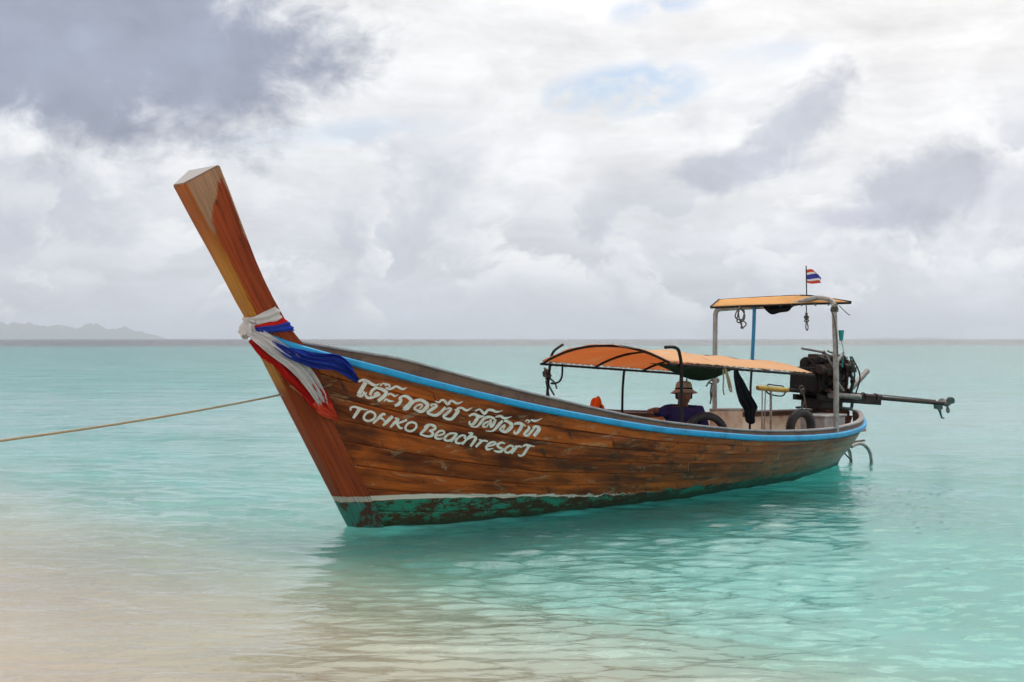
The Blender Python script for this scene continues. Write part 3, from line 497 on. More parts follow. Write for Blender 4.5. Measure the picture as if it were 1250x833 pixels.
# ------------------------------------------------------------------ the boat: materials
def hull_wood(name, red=0.0):
    """varnished planks: grain runs along the plank, worn grey aft, green bottom paint below the boot stripe"""
    m, g, o = material(name)
    gr = g.attr('grain'); loc = g.new('ShaderNodeTexCoord').outputs['Object']; lx, ly, lz = g.sep(loc)
    rnd = g.new('ShaderNodeObjectInfo').outputs['Random']
    off = g.vec(g.mul(rnd, 37.0), g.mul(rnd, 11.0), g.mul(rnd, 5.0))
    gv = g.vadd(gr, off)
    fine = g.noise(g.vmul(gv, (1.6, 42.0, 1.0)), 1.0, 6, .62, .6)
    broad = g.noise(g.vmul(gv, (1.1, 7.0, 1.0)), 1.0, 5, .6, .9)
    patch = g.noise(g.vmul(gv, (.8, 1.6, 1.0)), 1.3, 5, .6)
    tone = g.m('MULTIPLY_ADD', g.sub(fine, .5), .95, g.m('MULTIPLY_ADD', g.sub(broad, .5), 1.25, .55))
    tone = g.add(tone, g.mul(g.sub(rnd, .5), .16))
    if red:
        c1 = g.mix(g.step(tone, .35, .75), (.235, .050, .018), (.36, .098, .035))
    else:
        c1 = g.mix(g.step(tone, .22, .86), (.060, .012, .004), (.50, .104, .013))
    c1 = g.mix(g.mul(g.step(patch, .50, .72), .70), c1, (.075, .021, .007))
    # pale rubbed streaks and dark knots
    rub = g.noise(g.vmul(gv, (2.6, 22.0, 1.0)), 1.0, 7, .7, 1.2)
    rub_m = g.mul(g.step(rub, .60, .72), g.step(g.noise(loc, 1.7, 4, .6), .46, .66))
    c1 = g.mix(g.mul(rub_m, .55), c1, (.50, .36, .20))
    knot = g.noise(g.vmul(gv, (5.5, 9.0, 1.0)), 1.0, 3, .6, .5)
    c1 = g.mix(g.mul(g.step(knot, .61, .70), .85), c1, (.035, .017, .008))
    strk = g.noise(g.vmul(gv, (.9, 60.0, 1.0)), 1.0, 6, .7, .8)
    c1 = g.mix(g.mul(g.step(strk, .55, .66), g.mul(g.step(broad, .38, .60), .75)), c1, (.040, .014, .006))
    scuff = g.noise(g.vmul(loc, (1.3, 1.3, 5.0)), 2.4, 8, .74, .8)
    c1 = g.mix(g.mul(g.step(scuff, .56, .64), .42), c1, (.42, .30, .17))
    # bleached towards the stern
    age = g.mul(g.step(lx, 2.8, 7.6), g.step(g.noise(g.vmul(loc, (1, 1, 2.2)), 2.0, 6, .65), .32, .62))
    c1 = g.mix(g.mul(age, .72), c1, g.mix(fine, (.22, .13, .085), (.40, .30, .22)))
    # black weather marks under the gunwale
    wm = g.noise(g.vmul(loc, (4.0, 4.0, 9.0)), 1.0, 6, .7)
    c1 = g.mix(g.mul(g.step(wm, .565, .655), g.mul(g.step(lx, .8, 2.5), .80)), c1, (.030, .018, .010))
    # boot stripe and bottom paint
    ragged = g.mul(g.sub(g.noise(g.vmul(loc, (3.0, 3.0, 8.0)), 2.0, 6, .65), .5), g.step(lx, .0, 3.2, .02, .15))
    line = g.m('MULTIPLY_ADD', g.step(lx, .2, 3.0), -.125, .242)
    line = g.m('SUBTRACT', line, g.mul(g.step(lx, 3.2, 7.5), .02))
    h = g.sub(g.add(lz, ragged), line)
    white = g.mul(g.step(h, .0, .004), g.sub(1.0, g.step(h, g.step(lx, -.1, 3.0, .042, .006), g.step(lx, -.1, 3.0, .047, .010))))
    white = g.mul(white, g.step(lx, 3.1, 2.4))
    flake = g.m('MULTIPLY_ADD', g.sub(g.noise(g.vmul(loc, (3.0, 3.0, 9.0)), 4.5, 8, .75, .8), .5), .7, g.noise(g.vmul(loc, (2.0, 2.0, 5.0)), 1.6, 8, .72, .6))
    green = g.mix(g.noise(loc, 9, 4, .6), (.016, .125, .080), (.036, .245, .155))
    green = g.mix(g.step(flake, g.step(lx, .1, 2.0, .49, .42), g.step(lx, .1, 2.0, .55, .49)), green, g.mix(broad, (.018, .012, .007), (.075, .035, .016)))
    green = g.mix(g.mul(g.step(lz, .10, .02), .85), green, g.mix(broad, (.012, .014, .006), (.03, .04, .018)))
    c2 = g.mix(g.step(h, .004, -.004), c1, green)
    c2 = g.mix(g.mul(white, .88), c2, (.66, .62, .54))
    bump = g.add(g.mul(fine, .5), g.add(g.mul(rub_m, -.6), g.mul(patch, .8)))
    principled(g, o, c2, g.m('MULTIPLY_ADD', rub_m, .25, g.m('MULTIPLY_ADD', fine, .25, .30)), .18, coat=.04, bump=bump, bump_d=.004)
    return m
m_plank = hull_wood('varnished hull wood'); 

def prow_wood():
    """red varnish worn through to bare wood at the head, yellow wood along the leading edge"""
    m, g, o = material('prow wood'); loc = g.new('ShaderNodeTexCoord').outputs['Object']; lx, ly, lz = g.sep(loc); gr = g.attr('grain'); gx, gy, gz = g.sep(gr)
    fine = g.noise(g.vmul(gr, (1.5, 38.0, 9.0)), 1.0, 6, .6, .8); broad = g.noise(g.vmul(gr, (1.0, 5.0, 3.0)), 1.3, 5, .6, 1.0)
    edge = g.mul(g.sub(g.noise(g.vmul(gr, (5.0, 11.0, 4.0)), 1.0, 6, .65, .5), .5), 1.0)
    fine = g.step(fine, .30, .70); broad = g.step(broad, .28, .72)
    red = g.mix(g.m('MULTIPLY_ADD', fine, .5, g.mul(broad, .5)), (.14, .019, .006), (.46, .078, .018))
    yellow = g.mix(fine, (.36, .13, .018), (.60, .25, .035))
    bare = g.mix(fine, (.30, .155, .085), (.45, .26, .155))
    # gy: 0 at the leading edge .. 1 at the after edge ; gx: metres up the prow
    yl = g.step(g.add(gy, g.mul(edge, .25)), g.step(gx, 1.5, 2.0, .06, .20), g.step(gx, 1.5, 2.0, .03, .15))
    yl = g.mul(yl, g.step(gx, 1.12, 1.3)); yl = g.mul(yl, g.step(gx, 2.6, 2.1, .30, 1.0))
    c1 = g.mix(yl, red, yellow)
    # bare patch: head of the prow and down the leading half
    bnd = g.m('MULTIPLY_ADD', g.step(gx, 2.48, 2.86), .85, .20)
    lft = g.mul(g.step(g.sub(g.add(gy, g.mul(edge, .42)), bnd), .03, -.03), g.step(g.add(gx, g.mul(edge, .30)), 2.40, 2.48))
    rgt = g.mul(g.step(g.add(gy, g.mul(edge, .20)), .93, .96), g.step(g.add(gx, g.mul(edge, .4)), 2.30, 2.42))
    c1 = g.mix(g.mul(g.m('MAXIMUM', lft, rgt), g.step(gy, .05, .10)), c1, bare)
    c1 = g.mix(g.step(g.noise(g.vmul(gr, (3.2, 4.0, 2.0)), 1.0, 2, .5), .70, .76), c1, (.07, .018, .010))
    # grey end grain on the cut head (faces looking up)
    nz = g.sep(g.new('ShaderNodeNewGeometry').outputs['Normal'])[2]
    c1 = g.mix(g.mul(g.step(nz, .4, .6), g.step(gx, 2.6, 2.7)), c1, g.mix(broad, (.30, .27, .25), (.46, .43, .41)))
    # waterline paint on the stem
    rg = g.mul(g.sub(g.noise(loc, 14, 5, .6), .5), .03); h = g.sub(g.add(lz, rg), .235)
    flake = g.noise(g.vmul(loc, (4, 4, 3)), 2.0, 6, .7)
    green = g.mix(g.step(flake, .48, .57), g.mix(broad, (.03, .18, .14), (.06, .26, .21)), (.08, .035, .022))
    c1 = g.mix(g.step(h, .004, -.004), c1, green)
    c1 = g.mix(g.mul(g.mul(g.step(h, 0, .004), g.step(h, .052, .045)), .85), c1, (.62, .58, .50))
    dirt = g.noise(g.vmul(gr, (1.0, 9.0, 3.0)), 2.6, 6, .7)
    c1 = g.mix(g.mul(g.step(dirt, .50, .66), g.step(gx, 1.75, 1.3, 0, .7)), c1, (.06, .022, .012))
    principled(g, o, c1, g.m('MULTIPLY_ADD', fine, .3, .32), .18, coat=.04, bump=g.add(fine, broad), bump_d=.004); return m
m_prow = prow_wood()
m_rail = worn('weathered brown rail', (.16, .085, .055), (.045, .028, .022), .7, 5, .8, light=(.34, .27, .23))
m_cap = worn('grey weathered cap', (.30, .28, .285), (.12, .09, .075), .7, 8, .6, light=(.42, .42, .44))
m_blue = worn('sky blue paint', (.012, .31, .60), (.02, .10, .17), .45, 6, .55, light=(.05, .36, .66))
m_lining = worn('chalky beige lining', (.68, .57, .44), (.42, .17, .05), .8, 2.6, .9, light=(.76, .70, .62))
m_floor = worn('bare floor boards', (.24, .16, .10), (.07, .045, .03), .8, 4, .7)
m_letter = worn('cream lettering paint', (.76, .73, .66), (.42, .30, .19), .6, 22, .55)
m_pipe = worn('galvanised pipe', (.36, .34, .32), (.16, .10, .07), .5, 14, .8, metal=.3)
m_black = worn('black painted steel', (.014, .012, .013), (.05, .028, .02), .6, 18, .6, spec=.15)
m_rope_d = worn('old dark rope', (.10, .085, .07), (.04, .03, .025), .9, 60, .6)
m_rope = worn('tan rope', (.34, .24, .13), (.16, .10, .05), .9, 60, .6)
m_bluepipe = worn('blue plastic pipe', (.015, .21, .40), (.01, .12, .25), .4, 10, .5)
m_orange_in = worn('orange painted boards', (.55, .19, .05), (.26, .08, .03), .7, 4, .7, light=(.60, .30, .14))

boat = empty('longtail_boat', (BOAT[0], BOAT[1], 0), HEAD)
tag(boat, 'long wooden boat with tall upturned prow, blue gunwale stripe and painted lettering', 'boat')

# ------------------------------------------------------------------ hull planks
SEAMS = [-1.0, -.55, -.12, .10, .235, .37, .505, .635, .765, .885, 1.0]
NS = 74
def stem_u(gv): return float(np.interp(gv, [-1, 0, .1, .34, .64, .77, .957, 1], [.02, .024, .027, .028, .030, .036, .046, .05])) - .012
def plank_mesh(side, g0, g1, ua, ub, n):
    mb = MB(); e = .004
    prof = [(g0, -.012), (g0 + .45 * e, -.005), (g0 + 1.5 * e, 0), (.5 * (g0 + g1), .001), (g1 - 1.5 * e, 0), (g1 - .45 * e, -.005), (g1, -.012)]
    rows = []; att = []; run = 0; prev = None
    for i in range(n + 1):
        row = []
        for gv, off in prof:
            us = max(ua, stem_u(gv)) if ua < .05 else ua
            u_ = us + (ub - us) * i / n
            if ua >= .05 and i == 0: off = min(off, -.004)
            if ub < .98 and i == n: off = min(off, -.004)
            p = hull(u_, gv, side, off if off else 1e-5); row.append(p)
        if prev is not None: run += float(np.linalg.norm(row[3] - prev))
        prev = row[3]; rows.append(row)
        att += [(run + ua * 9, k_ * .028 + g0 * 1.3, side) for k_ in range(len(prof))]
    mb.grid(rows, att=att); return mb
butts = [.0, .55, .30, .62, .40, .72, .48, .66, .36, .58]
for side in (-1, 1):
    for k in range(len(SEAMS) - 1):
        cuts = [0.0, butts[k], 1.0] if butts[k] else [0.0, 1.0]
        for a_, b_ in zip(cuts[:-1], cuts[1:]):
            nn = max(10, int(NS * (b_ - a_)))
            mb = plank_mesh(side, SEAMS[k], SEAMS[k+1], a_ + (.0004 if a_ else 0), b_ - (.0004 if b_ < 1 else 0), nn if side < 0 else nn // 2)
            ob = mb.build('plank', m_plank, boat, recalc=False)
            ob.data.flip_normals() if side > 0 else None

# stem and prow: one timber
def stem_timber():
    mb = MB(); rows = []; att = []
    levels = [-1.0, -.6, -.2, 0, .1, .2, .34, .5, .64, .77, .88, .957]
    ring_n = 5
    run = 0; prevp = None
    def ring(port, star, gx):
        # leading corner .. after edge on port, back along starboard
        rows.append(port + star[::-1] + [port[0]])
        for k_ in range(len(port)): att.append((gx, k_ / (len(port) - 1), -1.0))
        for k_ in range(len(star))[::-1]: att.append((gx, k_ / (len(star) - 1), 1.0))
        att.append((gx, 0.0, -1.0))
    for gv in levels:
        ue = stem_u(gv) + .014
        port = [hull(ue * k_ / (ring_n - 1), gv, -1, .010) for k_ in range(ring_n)]
        star = [hull(ue * k_ / (ring_n - 1), gv, 1, .010) for k_ in range(ring_n)]
        if gv <= 0:  # keep the forefoot closed and sharp
            pass
        ring(port, star, float(port[0][2]))
    up = [((-1.002, 1.743), (-.62, 1.60), .062, .190), ((-1.002, 1.743), (-.70, 1.640), .064, .172), ((-1.03, 1.79), (-.775, 1.730), .065, .168), ((-1.1, 1.897), (-.905, 1.928), .067, .166), ((-1.18, 2.03), (-.992, 2.07), .069, .171),
          ((-1.262, 2.163), (-1.073, 2.217), .070, .178), ((-1.36, 2.32), (-1.160, 2.39), .072, .19), ((-1.457, 2.47), (-1.241, 2.554), .074, .20), ((-1.55, 2.62), (-1.33, 2.74), .076, .21), ((-1.636, 2.76), (-1.416, 2.908), .078, .22)]
    for (fs, fz), (as_, az_), hf, ha in up[1:]:
        port = []; star = []
        for k_ in range(ring_n):
            t = k_ / (ring_n - 1); wv = hf + (ha - hf) * t
            port.append(np.array([fs + (as_ - fs) * t, -wv, fz + (az_ - fz) * t])); star.append(np.array([fs + (as_ - fs) * t, wv, fz + (az_ - fz) * t]))
        ring(port, star, .5 * (fz + az_))
    mb.grid(rows, att=att)
    n = len(rows[0]); base = (len(rows) - 1) * n
    # cut head, slightly bevelled
    top = rows[-1][:-1]; ctr = sum(np.array(p) for p in top) / len(top); o0 = len(mb.v)
    nrm = np.array([-.55, 0, .83])
    ringv = [np.array(p) + (ctr - np.array(p)) * .06 + nrm * .012 for p in top]
    mb.add(ringv, [], 0, [(2.9, .5, 0.0)] * len(ringv))
    L_ = len(ringv)
    for j in range(L_): mb.f.append((base + j, base + (j + 1) % L_ if j + 1 < L_ else base, o0 + (j + 1) % L_, o0 + j)); mb.mi.append(0)
    # quads across the head from port side to starboard side
    h = L_ // 2
    for j in range(h - 1): mb.f.append((o0 + j, o0 + j + 1, o0 + L_ - 2 - j, o0 + L_ - 1 - j)); mb.mi.append(0)
    return mb.build('prow', m_prow, boat, bevel=0)
prow = stem_timber(); prow['label'] = 'tall reddish prow timber, varnish worn off its head'

def rail_h(s): return float(np.interp(s, [-.7, .2, 1.5, 2.5, 4, 6.5, 8.05], [.05, .145, .12, .09, .075, .085, .085]))
s_line = np.concatenate([np.linspace(-.93, 7.0, 60), np.linspace(7.1, 8.0, 16)])
def frame_at(s, side):
    p = sheer(s, side); e = .01
    t = sheer(min(s + e, S_STERN - .001), side) - sheer(max(s - e, S_BOW), side); t /= np.linalg.norm(t)
    n = np.cross(t, [0, 0, 1.0]); n /= np.linalg.norm(n)
    if n[1] * side < 0 and s < 7.8: n = -n
    if s >= 7.8 and n[0] < 0 and abs(n[0]) > .3: n = -n
    elif s >= 7.8 and n[1] * side < 0: n = -n
    return p, t, n
for side in (-1, 1):
    rub = []; rail = []; cap = []
    for s in s_line:
        p, t, n = frame_at(s, side); z = np.array([0, 0, 1.0])
        prof = [(-.012, -.030), (.016, -.030), (.027, -.021), (.031, .0), (.027, .021), (.016, .030), (-.012, .030), (-.012, -.030)]
        rub.append([p + n * a_ + z * b_ for a_, b_ in prof])
        if s > -.68:
            h = rail_h(s)
            rail.append([p + n * a_ + z * b_ for a_, b_ in ((-.040, -.05), (-.008, -.05), (-.010, h * .55), (-.014, h - .012), (-.046, h - .012), (-.040, -.05))])
            cap.append([p + n * a_ + z * b_ for a_, b_ in ((-.066, h - .012), (-.002, h - .012), (.001, h - .002), (-.004, h + .008), (-.062, h + .008), (-.066, h - .012))])
    MB().grid(rub).build('rubbing_strake', m_blue, boat)
    MB().grid(rail).build('gunwale_board', m_rail, boat)
    MB().grid(cap).build('cap_rail', m_cap, boat)

# inside of the hull, floor boards, frames, thwarts
for side in (-1, 1):
    rows = [[hull(u_, gv, side, -.045) for gv in (.18, .35, .5, .65, .8, .92, 1.0)] for u_ in np.linspace(.05, .985, 60)]
    MB().grid(rows).build('hull_lining', m_lining, boat)
    for u_ in np.arange(.14, .95, .062):
        pts = [hull(u_, gv, side, -.062) for gv in (.18, .4, .6, .8, .96)]
        MB().tube(pts, .017, 4).build('frame', m_lining, boat)
for k in range(7):
    y0 = -.54 + k * .155
    ss = [s for s in np.linspace(.7, 7.3, 34) if abs(y0) < water_b(s) + .06 - .09]
    rows = [[(s, y0 - .072, .10), (s, y0 - .072, .125), (s, y0 + .072, .125), (s, y0 + .072, .10)] for s in ss]
    MB().grid(rows).build('floor_board', m_floor, boat, smooth=False)
rows = []
for s in np.linspace(-.60, .95, 14):
    p = sheer(s, -1); q = sheer(s, 1); rows.append([p + (q - p) * t + np.array([0, 0, -.03 + .02 * math.sin(math.pi * t)]) for t in (.06, .2, .35, .5, .65, .8, .94)])
MB().grid(rows).build('foredeck', m_floor, boat)
for s, h, wd in ((1.75, .52, .24), (2.9, .46, .26), (4.98, .24, .34), (6.75, .38, .24)):
    bb = float(sheer_b(s)) - .09
    MB().box((s, 0, h), (wd, 2 * bb - .08, .035)).build('thwart', m_floor, boat, smooth=False, bevel=.006)

# painted lettering, laid on the planks
def lettering(strokes, name):
    mb = MB()
    for row in strokes:
        q = np.array(row, float).reshape(-1, 4); vv = []
        for lu, lg, ru, rg in q:
            for t in (0, .5, 1): vv.append(hull((lu + (ru - lu) * t) / 1e4, (lg + (rg - lg) * t) / 1e3, -1, .0042))
        n = len(q); ff = []
        for i in range(n - 1):
            for j in (0, 1): ff.append((3*i + j, 3*i + j + 1, 3*i + j + 4, 3*i + j + 3))
        mb.add(vv, ff)
    return mb.build(name, m_letter, boat, recalc=False)
o_ = lettering(THAI_STROKES, 'thai_lettering'); o_['label'] = 'cream Thai lettering along the upper planks'
o_ = lettering(LATIN_STROKES, 'latin_lettering'); o_['label'] = 'cream words TOHKO Beachresort below the Thai line'

# ------------------------------------------------------------------ canopies
def cloth(name, refl, trans, mixf=.45, scale=6, dirt=(.3, .15, .06), dirt_amt=.35, fold=3.0):
    m, g, o = material(name); c = g.new('ShaderNodeTexCoord').outputs['Object']
    n1 = g.noise(c, scale, 5, .6); n2 = g.noise(c, scale * 12, 3, .6); n3 = g.noise(g.vmul(c, (1.0, 2.6, 1.0)), fold, 3, .5, .6)
    f = g.mul(g.step(n1, .48, .78), dirt_amt)
    d = g.new('ShaderNodeBsdfDiffuse'); g.put(d.inputs[0], g.mix(f, refl, dirt))
    t = g.new('ShaderNodeBsdfTranslucent'); g.put(t.inputs[0], g.mix(f, trans, tuple(.5 * (a_ + b_) for a_, b_ in zip(dirt, trans))))
    bp = g.new('ShaderNodeBump'); bp.inputs['Distance'].default_value = .02; bp.inputs['Strength'].default_value = .7
    g.put(bp.inputs['Height'], g.m('MULTIPLY_ADD', n2, .04, n3)); g.l.new(bp.outputs[0], d.inputs['Normal'])
    mx = g.new('ShaderNodeMixShader'); mx.inputs[0].default_value = mixf
    g.l.new(d.outputs[0], mx.inputs[1]); g.l.new(t.outputs[0], mx.inputs[2]); g.l.new(mx.outputs[0], o.inputs[0]); return m
m_tarp = cloth('faded orange tarpaulin', (.82, .56, .33), (.88, .41, .18), .5, 3.2, (.80, .70, .56), .85)
m_tarp2 = cloth('yellow orange tarpaulin', (.86, .52, .22), (.9, .36, .08), .4, 2.5, (.55, .30, .12), .4)

can = empty('passenger_canopy', (0, 0, 0)); can.parent = boat; can['label'] = 'arched orange tarpaulin canopy amidships'
CW = .872
def can_pt(s, v, sag=0.0):
    """s along, v -1 port .. 1 starboard"""
    t = (s - 3.195) / (5.69 - 3.195)
    ze = 1.358 - .158 * t - .012 * v; rise = .185 - .025 * t
    y = CW * v
    return Vector((s, y, ze + rise * (1 - abs(v) ** 2.2) - sag))
hoops = [3.195, 4.03, 4.86, 5.69]
for s in hoops:
    MB().tube([can_pt(s, v) + Vector((0, 0, -.012)) for v in np.linspace(-1, 1, 17)], .0135, 8).build('hoop', m_black, can)
for v in (-1, 1):
    MB().tube([can_pt(s, v) + Vector((0, 0, -.014)) for s in np.linspace(3.17, 5.72, 8)], .013, 8).build('side_bar', m_black, can)
    mb = MB()                                             # lashings that tie the tarpaulin to the bar
    for s in np.linspace(3.26, 5.62, 26):
        c = can_pt(s + random.uniform(-.02, .02), v) + Vector((0, 0, -.008)); mb.torus(c, (1, .25, random.uniform(-.3, .3)), .020, .0035, 10, 5)
    tag(mb.build('lashing', m_rope_d, can), kind='stuff')
rows = []
for s in np.linspace(3.17, 5.715, 46):
    k = (s - 3.195) / .8317; sag = .030 * abs(math.sin(math.pi * k)) ** 1.2
    row = []
    for v in np.linspace(-1.0, 1.0, 41):
        p = can_pt(s, v * .985, sag * (1 - v ** 4)); row.append(p + Vector((0, 0, .006 + .008 * math.sin(7 * v + 4 * s) * (1 - v*v) + (.006 * math.sin(40 * s) * abs(v) ** 6) + .007 * math.sin(13 * v + 9 * s) * math.sin(8 * s - 3 * v) * (1 - v**4) - .010 * abs(math.sin(4.5 * v + 2.2 * s)) * (1 - v*v))))
    rows.append(row)
MB().grid(rows).build('canopy_tarpaulin', m_tarp, can, smooth='all', solid=.002)
# legs; the two forward ones end in hooks above the roof
def pole(name, pts, r, mat, parent=can): return MB().tube(catmull(pts, 5), r, 8).build(name, mat, parent)
pole('leg', [(3.325, -.9, .62), (3.325, -.9, 1.05), (3.323, -.9, 1.312), (3.300, -.9, 1.44), (3.265, -.9, 1.50), (3.19, -.9, 1.522), (3.072, -.9, 1.520)], .0165, m_black)
pole('leg', [(3.285, .9, .80), (3.305, .9, 1.05), (3.335, .9, 1.27), (3.363, .9, 1.405), (3.414, .9, 1.476), (3.543, .9, 1.538)], .0150, m_black)
pole('leg', [(4.565, .93, .62), (4.55, .91, 1.0), (4.535, .875, 1.235)], .014, m_black)
pole('leg', [(5.55, .9, .55), (5.56, .885, .9), (5.57, .868, 1.19)], .014, m_black)
pole('grab_rail', [(3.36, .9, 1.12), (3.42, .9, 1.12), (3.49, .9, 1.14), (3.53, .9, 1.20), (3.54, .9, 1.335)], .011, m_black)

# ------------------------------------------------------------------ stern awning on one pipe hoop
awn = empty('stern_awning', (0, 0, 0)); awn.parent = boat; awn['label'] = 'small flat orange awning on a grey pipe hoop'
HS = 6.215
def hoop_pipe():
    pts = [(HS, -.85, .47), (HS, -.85, 1.2), (HS - .02, -.838, 1.90), (HS - .01, -.825, 1.985), (HS + .01, -.77, 2.045), (HS + .04, -.62, 2.075), (HS + .10, -.42, 2.060), (HS + .12, -.15, 2.005), (HS + .08, .4, 1.985), (HS + .02, .72, 1.972), (HS, .80, 1.96), (HS, .835, 1.92), (HS, .84, 1.85), (HS, .85, 1.2), (HS, .85, .60)]
    return MB().tube(catmull(pts, 5), .030, 12).build('pipe_hoop', m_pipe, awn)
hoop_pipe()
LE = [(6.17, .875, 1.998), (6.20, .4, 2.008), (6.24, 0, 2.012), (6.30, -.45, 2.020), (6.36, -.955, 2.022)]
UE = [(6.45, .96, 2.092), (6.46, .55, 2.105), (6.47, .1, 2.115), (6.49, -.20, 2.117), (6.44, -.62, 2.075)]
rows = []
for t in np.linspace(0, 1, 21):
    k = min(int(t * 4), 3); f = t * 4 - k
    a = Vector(LE[k]).lerp(Vector(LE[k+1]), f); b_ = Vector(UE[k]).lerp(Vector(UE[k+1]), f)
    rows.append([a.lerp(b_, q) + Vector((0, 0, .008 * math.sin(9 * t) * math.sin(math.pi * q))) for q in np.linspace(0, 1, 7)])
MB().grid(rows).build('awning_tarpaulin', m_tarp2, awn, smooth='all', solid=.003)
for nm, pts, r in (('front_batten', [Vector(p) + Vector((-.004, 0, -.012)) for p in LE], .013), ('rear_batten', [Vector(p) + Vector((.006, 0, -.004)) for p in UE], .011),
                   ('end_batten', [LE[0], UE[0]], .013), ('end_batten', [UE[3], (6.47, -.42, 2.10), LE[4]], .011)):
    MB().tube(catmull([tuple(p) for p in pts], 4), r, 7).build(nm, m_black, awn)
mb = MB()
for y in np.linspace(-.85, .8, 12):
    mb.torus((HS + .035, y + random.uniform(-.03, .03), 2.000), (random.uniform(-.2, .2), 1, .1), .017, .005, 12, 5)
tag(mb.build('lashing', m_rope_d, awn), kind='stuff')
mb = MB()
for z, y in ((1.93, -.842), (1.945, -.84), (1.96, -.838), (1.915, -.842)): mb.torus((HS - .015, y, z), (0, .1, 1), .034, .009, 14, 6)
for z in (1.29, 1.305, 1.32, 1.275): mb.torus((HS, .85, z), (0, .1, 1), .034, .008, 14, 6)
mb.tube(catmull([(HS, .86, 1.30), (HS + .03, .90, 1.20), (HS + .06, .92, .98), (HS + .08, .93, .80)], 6), .006, 6)
mb.tube(catmull([(HS - .02, -.87, 1.94), (HS - .10, -.90, 1.99), (HS - .13, -.86, 1.93), (HS - .07, -.86, 1.85), (HS - .03, -.88, 1.60), (HS - .02, -.88, 1.40)], 6), .006, 6)
mb.tube(catmull([(HS + .03, -.87, 1.98), (HS + .10, -.92, 1.90), (HS + .16, -.93, 1.87)], 6), .005, 6)
tag(mb.build('rope_wrapping', m_rope_d, awn), kind='stuff')
o_ = MB().tube(catmull([(6.268, .3, 2.005), (6.255, .3, 1.75), (6.235, .3, 1.50), (6.22, .3, 1.33), (6.215, .3, 1.26)], 5), .022, 10).build('blue_pipe', m_bluepipe, awn)
MB().tube([(6.216, .3, 1.30), (6.19, .3, 1.05), (6.167, .3, .36)], .014, 8).build('steel_rod', m_black, awn)

# ------------------------------------------------------------------ stern ladder, seats, inner boards
lad = empty('boarding_ladder', (0, 0, 0)); lad.parent = boat; lad['label'] = 'curved pipe boarding ladder behind the stern'
pole('ladder_rail', [(7.75, .12, .22), (7.90, .12, .245), (8.02, .12, .225), (8.12, .12, .15), (8.16, .12, .02), (8.17, .12, -.25)], .022, m_pipe, lad)
pole('ladder_rail', [(7.80, -.10, .235), (7.98, -.10, .265), (8.12, -.10, .235), (8.24, -.10, .15), (8.29, -.10, .02), (8.30, -.10, -.25)], .022, m_pipe, lad)
pole('ladder_rung', [(8.02, .13, .225), (8.06, .0, .28), (8.10, -.12, .30)], .014, m_pipe, lad)
pole('ladder_rung', [(8.17, .12, -.08), (8.23, 0, -.08), (8.29, -.10, -.08)], .014, m_pipe, lad)
pole('ladder_stay', [(7.78, .02, .18), (7.95, .05, .10), (8.12, .08, .02)], .010, m_rope_d, lad)
MB().tube(catmull([(7.5, .52, .72), (7.8, .36, .735), (8.05, .10, .70), (8.14, -.06, .62)], 6), .013, 7).build('stern_rail', m_black, boat)
# light-coloured board and a plywood backrest beside the near gunwale
MB().box((4.88, -.30, .62), (.56, .035, .40)).build('seat_back', m_lining, boat, smooth=False, bevel=.008)
MB().tube([(4.58, -.31, .835), (5.18, -.31, .815)], .016, 8).build('seat_back_rail', m_pipe, boat)
MB().box((4.30, .30, .56), (.46, .03, .36)).build('seat_back', m_orange_in, boat, smooth=False, bevel=.02)
MB().box((7.55, .0, .46), (.5, .62, .04)).build('stern_deck', m_orange_in, boat, smooth=False, bevel=.006)
MB().tube([(3.7, .93, .84), (4.6, .945, .772), (5.4, .93, .735)], .012, 7).build('side_rod', m_black, boat)

# ------------------------------------------------------------------ things aboard
def bw(p):
    """boat axes -> world"""
    c, s = math.cos(HEAD), math.sin(HEAD); return (BOAT[0] + p[0]*c - p[1]*s, BOAT[1] + p[0]*s + p[1]*c, p[2])
def thing(name, base, label, cat, group=None):
    o = empty(name, bw(base), HEAD); tag(o, label, cat, group); o['_b'] = base; return o
class TB(MB):
    """shapes given in boat axes, built relative to a thing's base"""
    def part(self, name, mats, root, **kw):
        return self.build(name, mats, root, origin=tuple(root['_b']), **kw)
    def solo(self, name, mats, base, label, cat, group=None, **kw):
        o = self.build(name, mats, None, origin=base, **kw); o.location = bw(base); o.rotation_euler = (0, 0, HEAD); return tag(o, label, cat, group)

# ---- long tail engine
m_eng = worn('oily engine iron', (.012, .010, .011), (.035, .018, .012), .6, 9, .9, metal=.1, spec=.15, light=(.07, .06, .055))
m_eng2 = worn('rusty engine fittings', (.026, .018, .016), (.085, .032, .016), .6, 12, .9, metal=.1, spec=.2, light=(.17, .145, .13))
m_alu = worn('dull cast metal', (.22, .20, .19), (.08, .06, .05), .5, 14, .8, metal=.5)
m_grip = worn('yellow handle grip', (.50, .33, .06), (.22, .13, .04), .6, 9, .8)
m_green_hose = worn('dark green hose', (.012, .045, .04), (.02, .02, .02), .4, 9, .6)
eng = thing('longtail_engine', (7.3, 0, .5), 'exposed dark engine with long propeller shaft mounted on the stern', 'engine')
def sh(s): return .985 - .0760 * (s - 6.5)       # axis of tiller and shaft
ang = math.atan(-.076); rotE = Matrix.Rotation(-ang, 3, 'Y')
ec = Vector((7.30, 0, 1.06))
def E(x, y, z): return ec + rotE @ Vector((x, y, z))
TB().box(E(0, 0, .04), (.56, .34, .34), rotE).box(E(-.02, 0, -.12), (.50, .26, .10), rotE).part('engine_block', m_eng, eng, bevel=.02)
TB().box(E(-.02, .02, .25), (.50, .22, .10), rotE).box(E(-.02, .02, .315), (.44, .13, .05), rotE).part('cylinder_head', m_eng2, eng, bevel=.015)
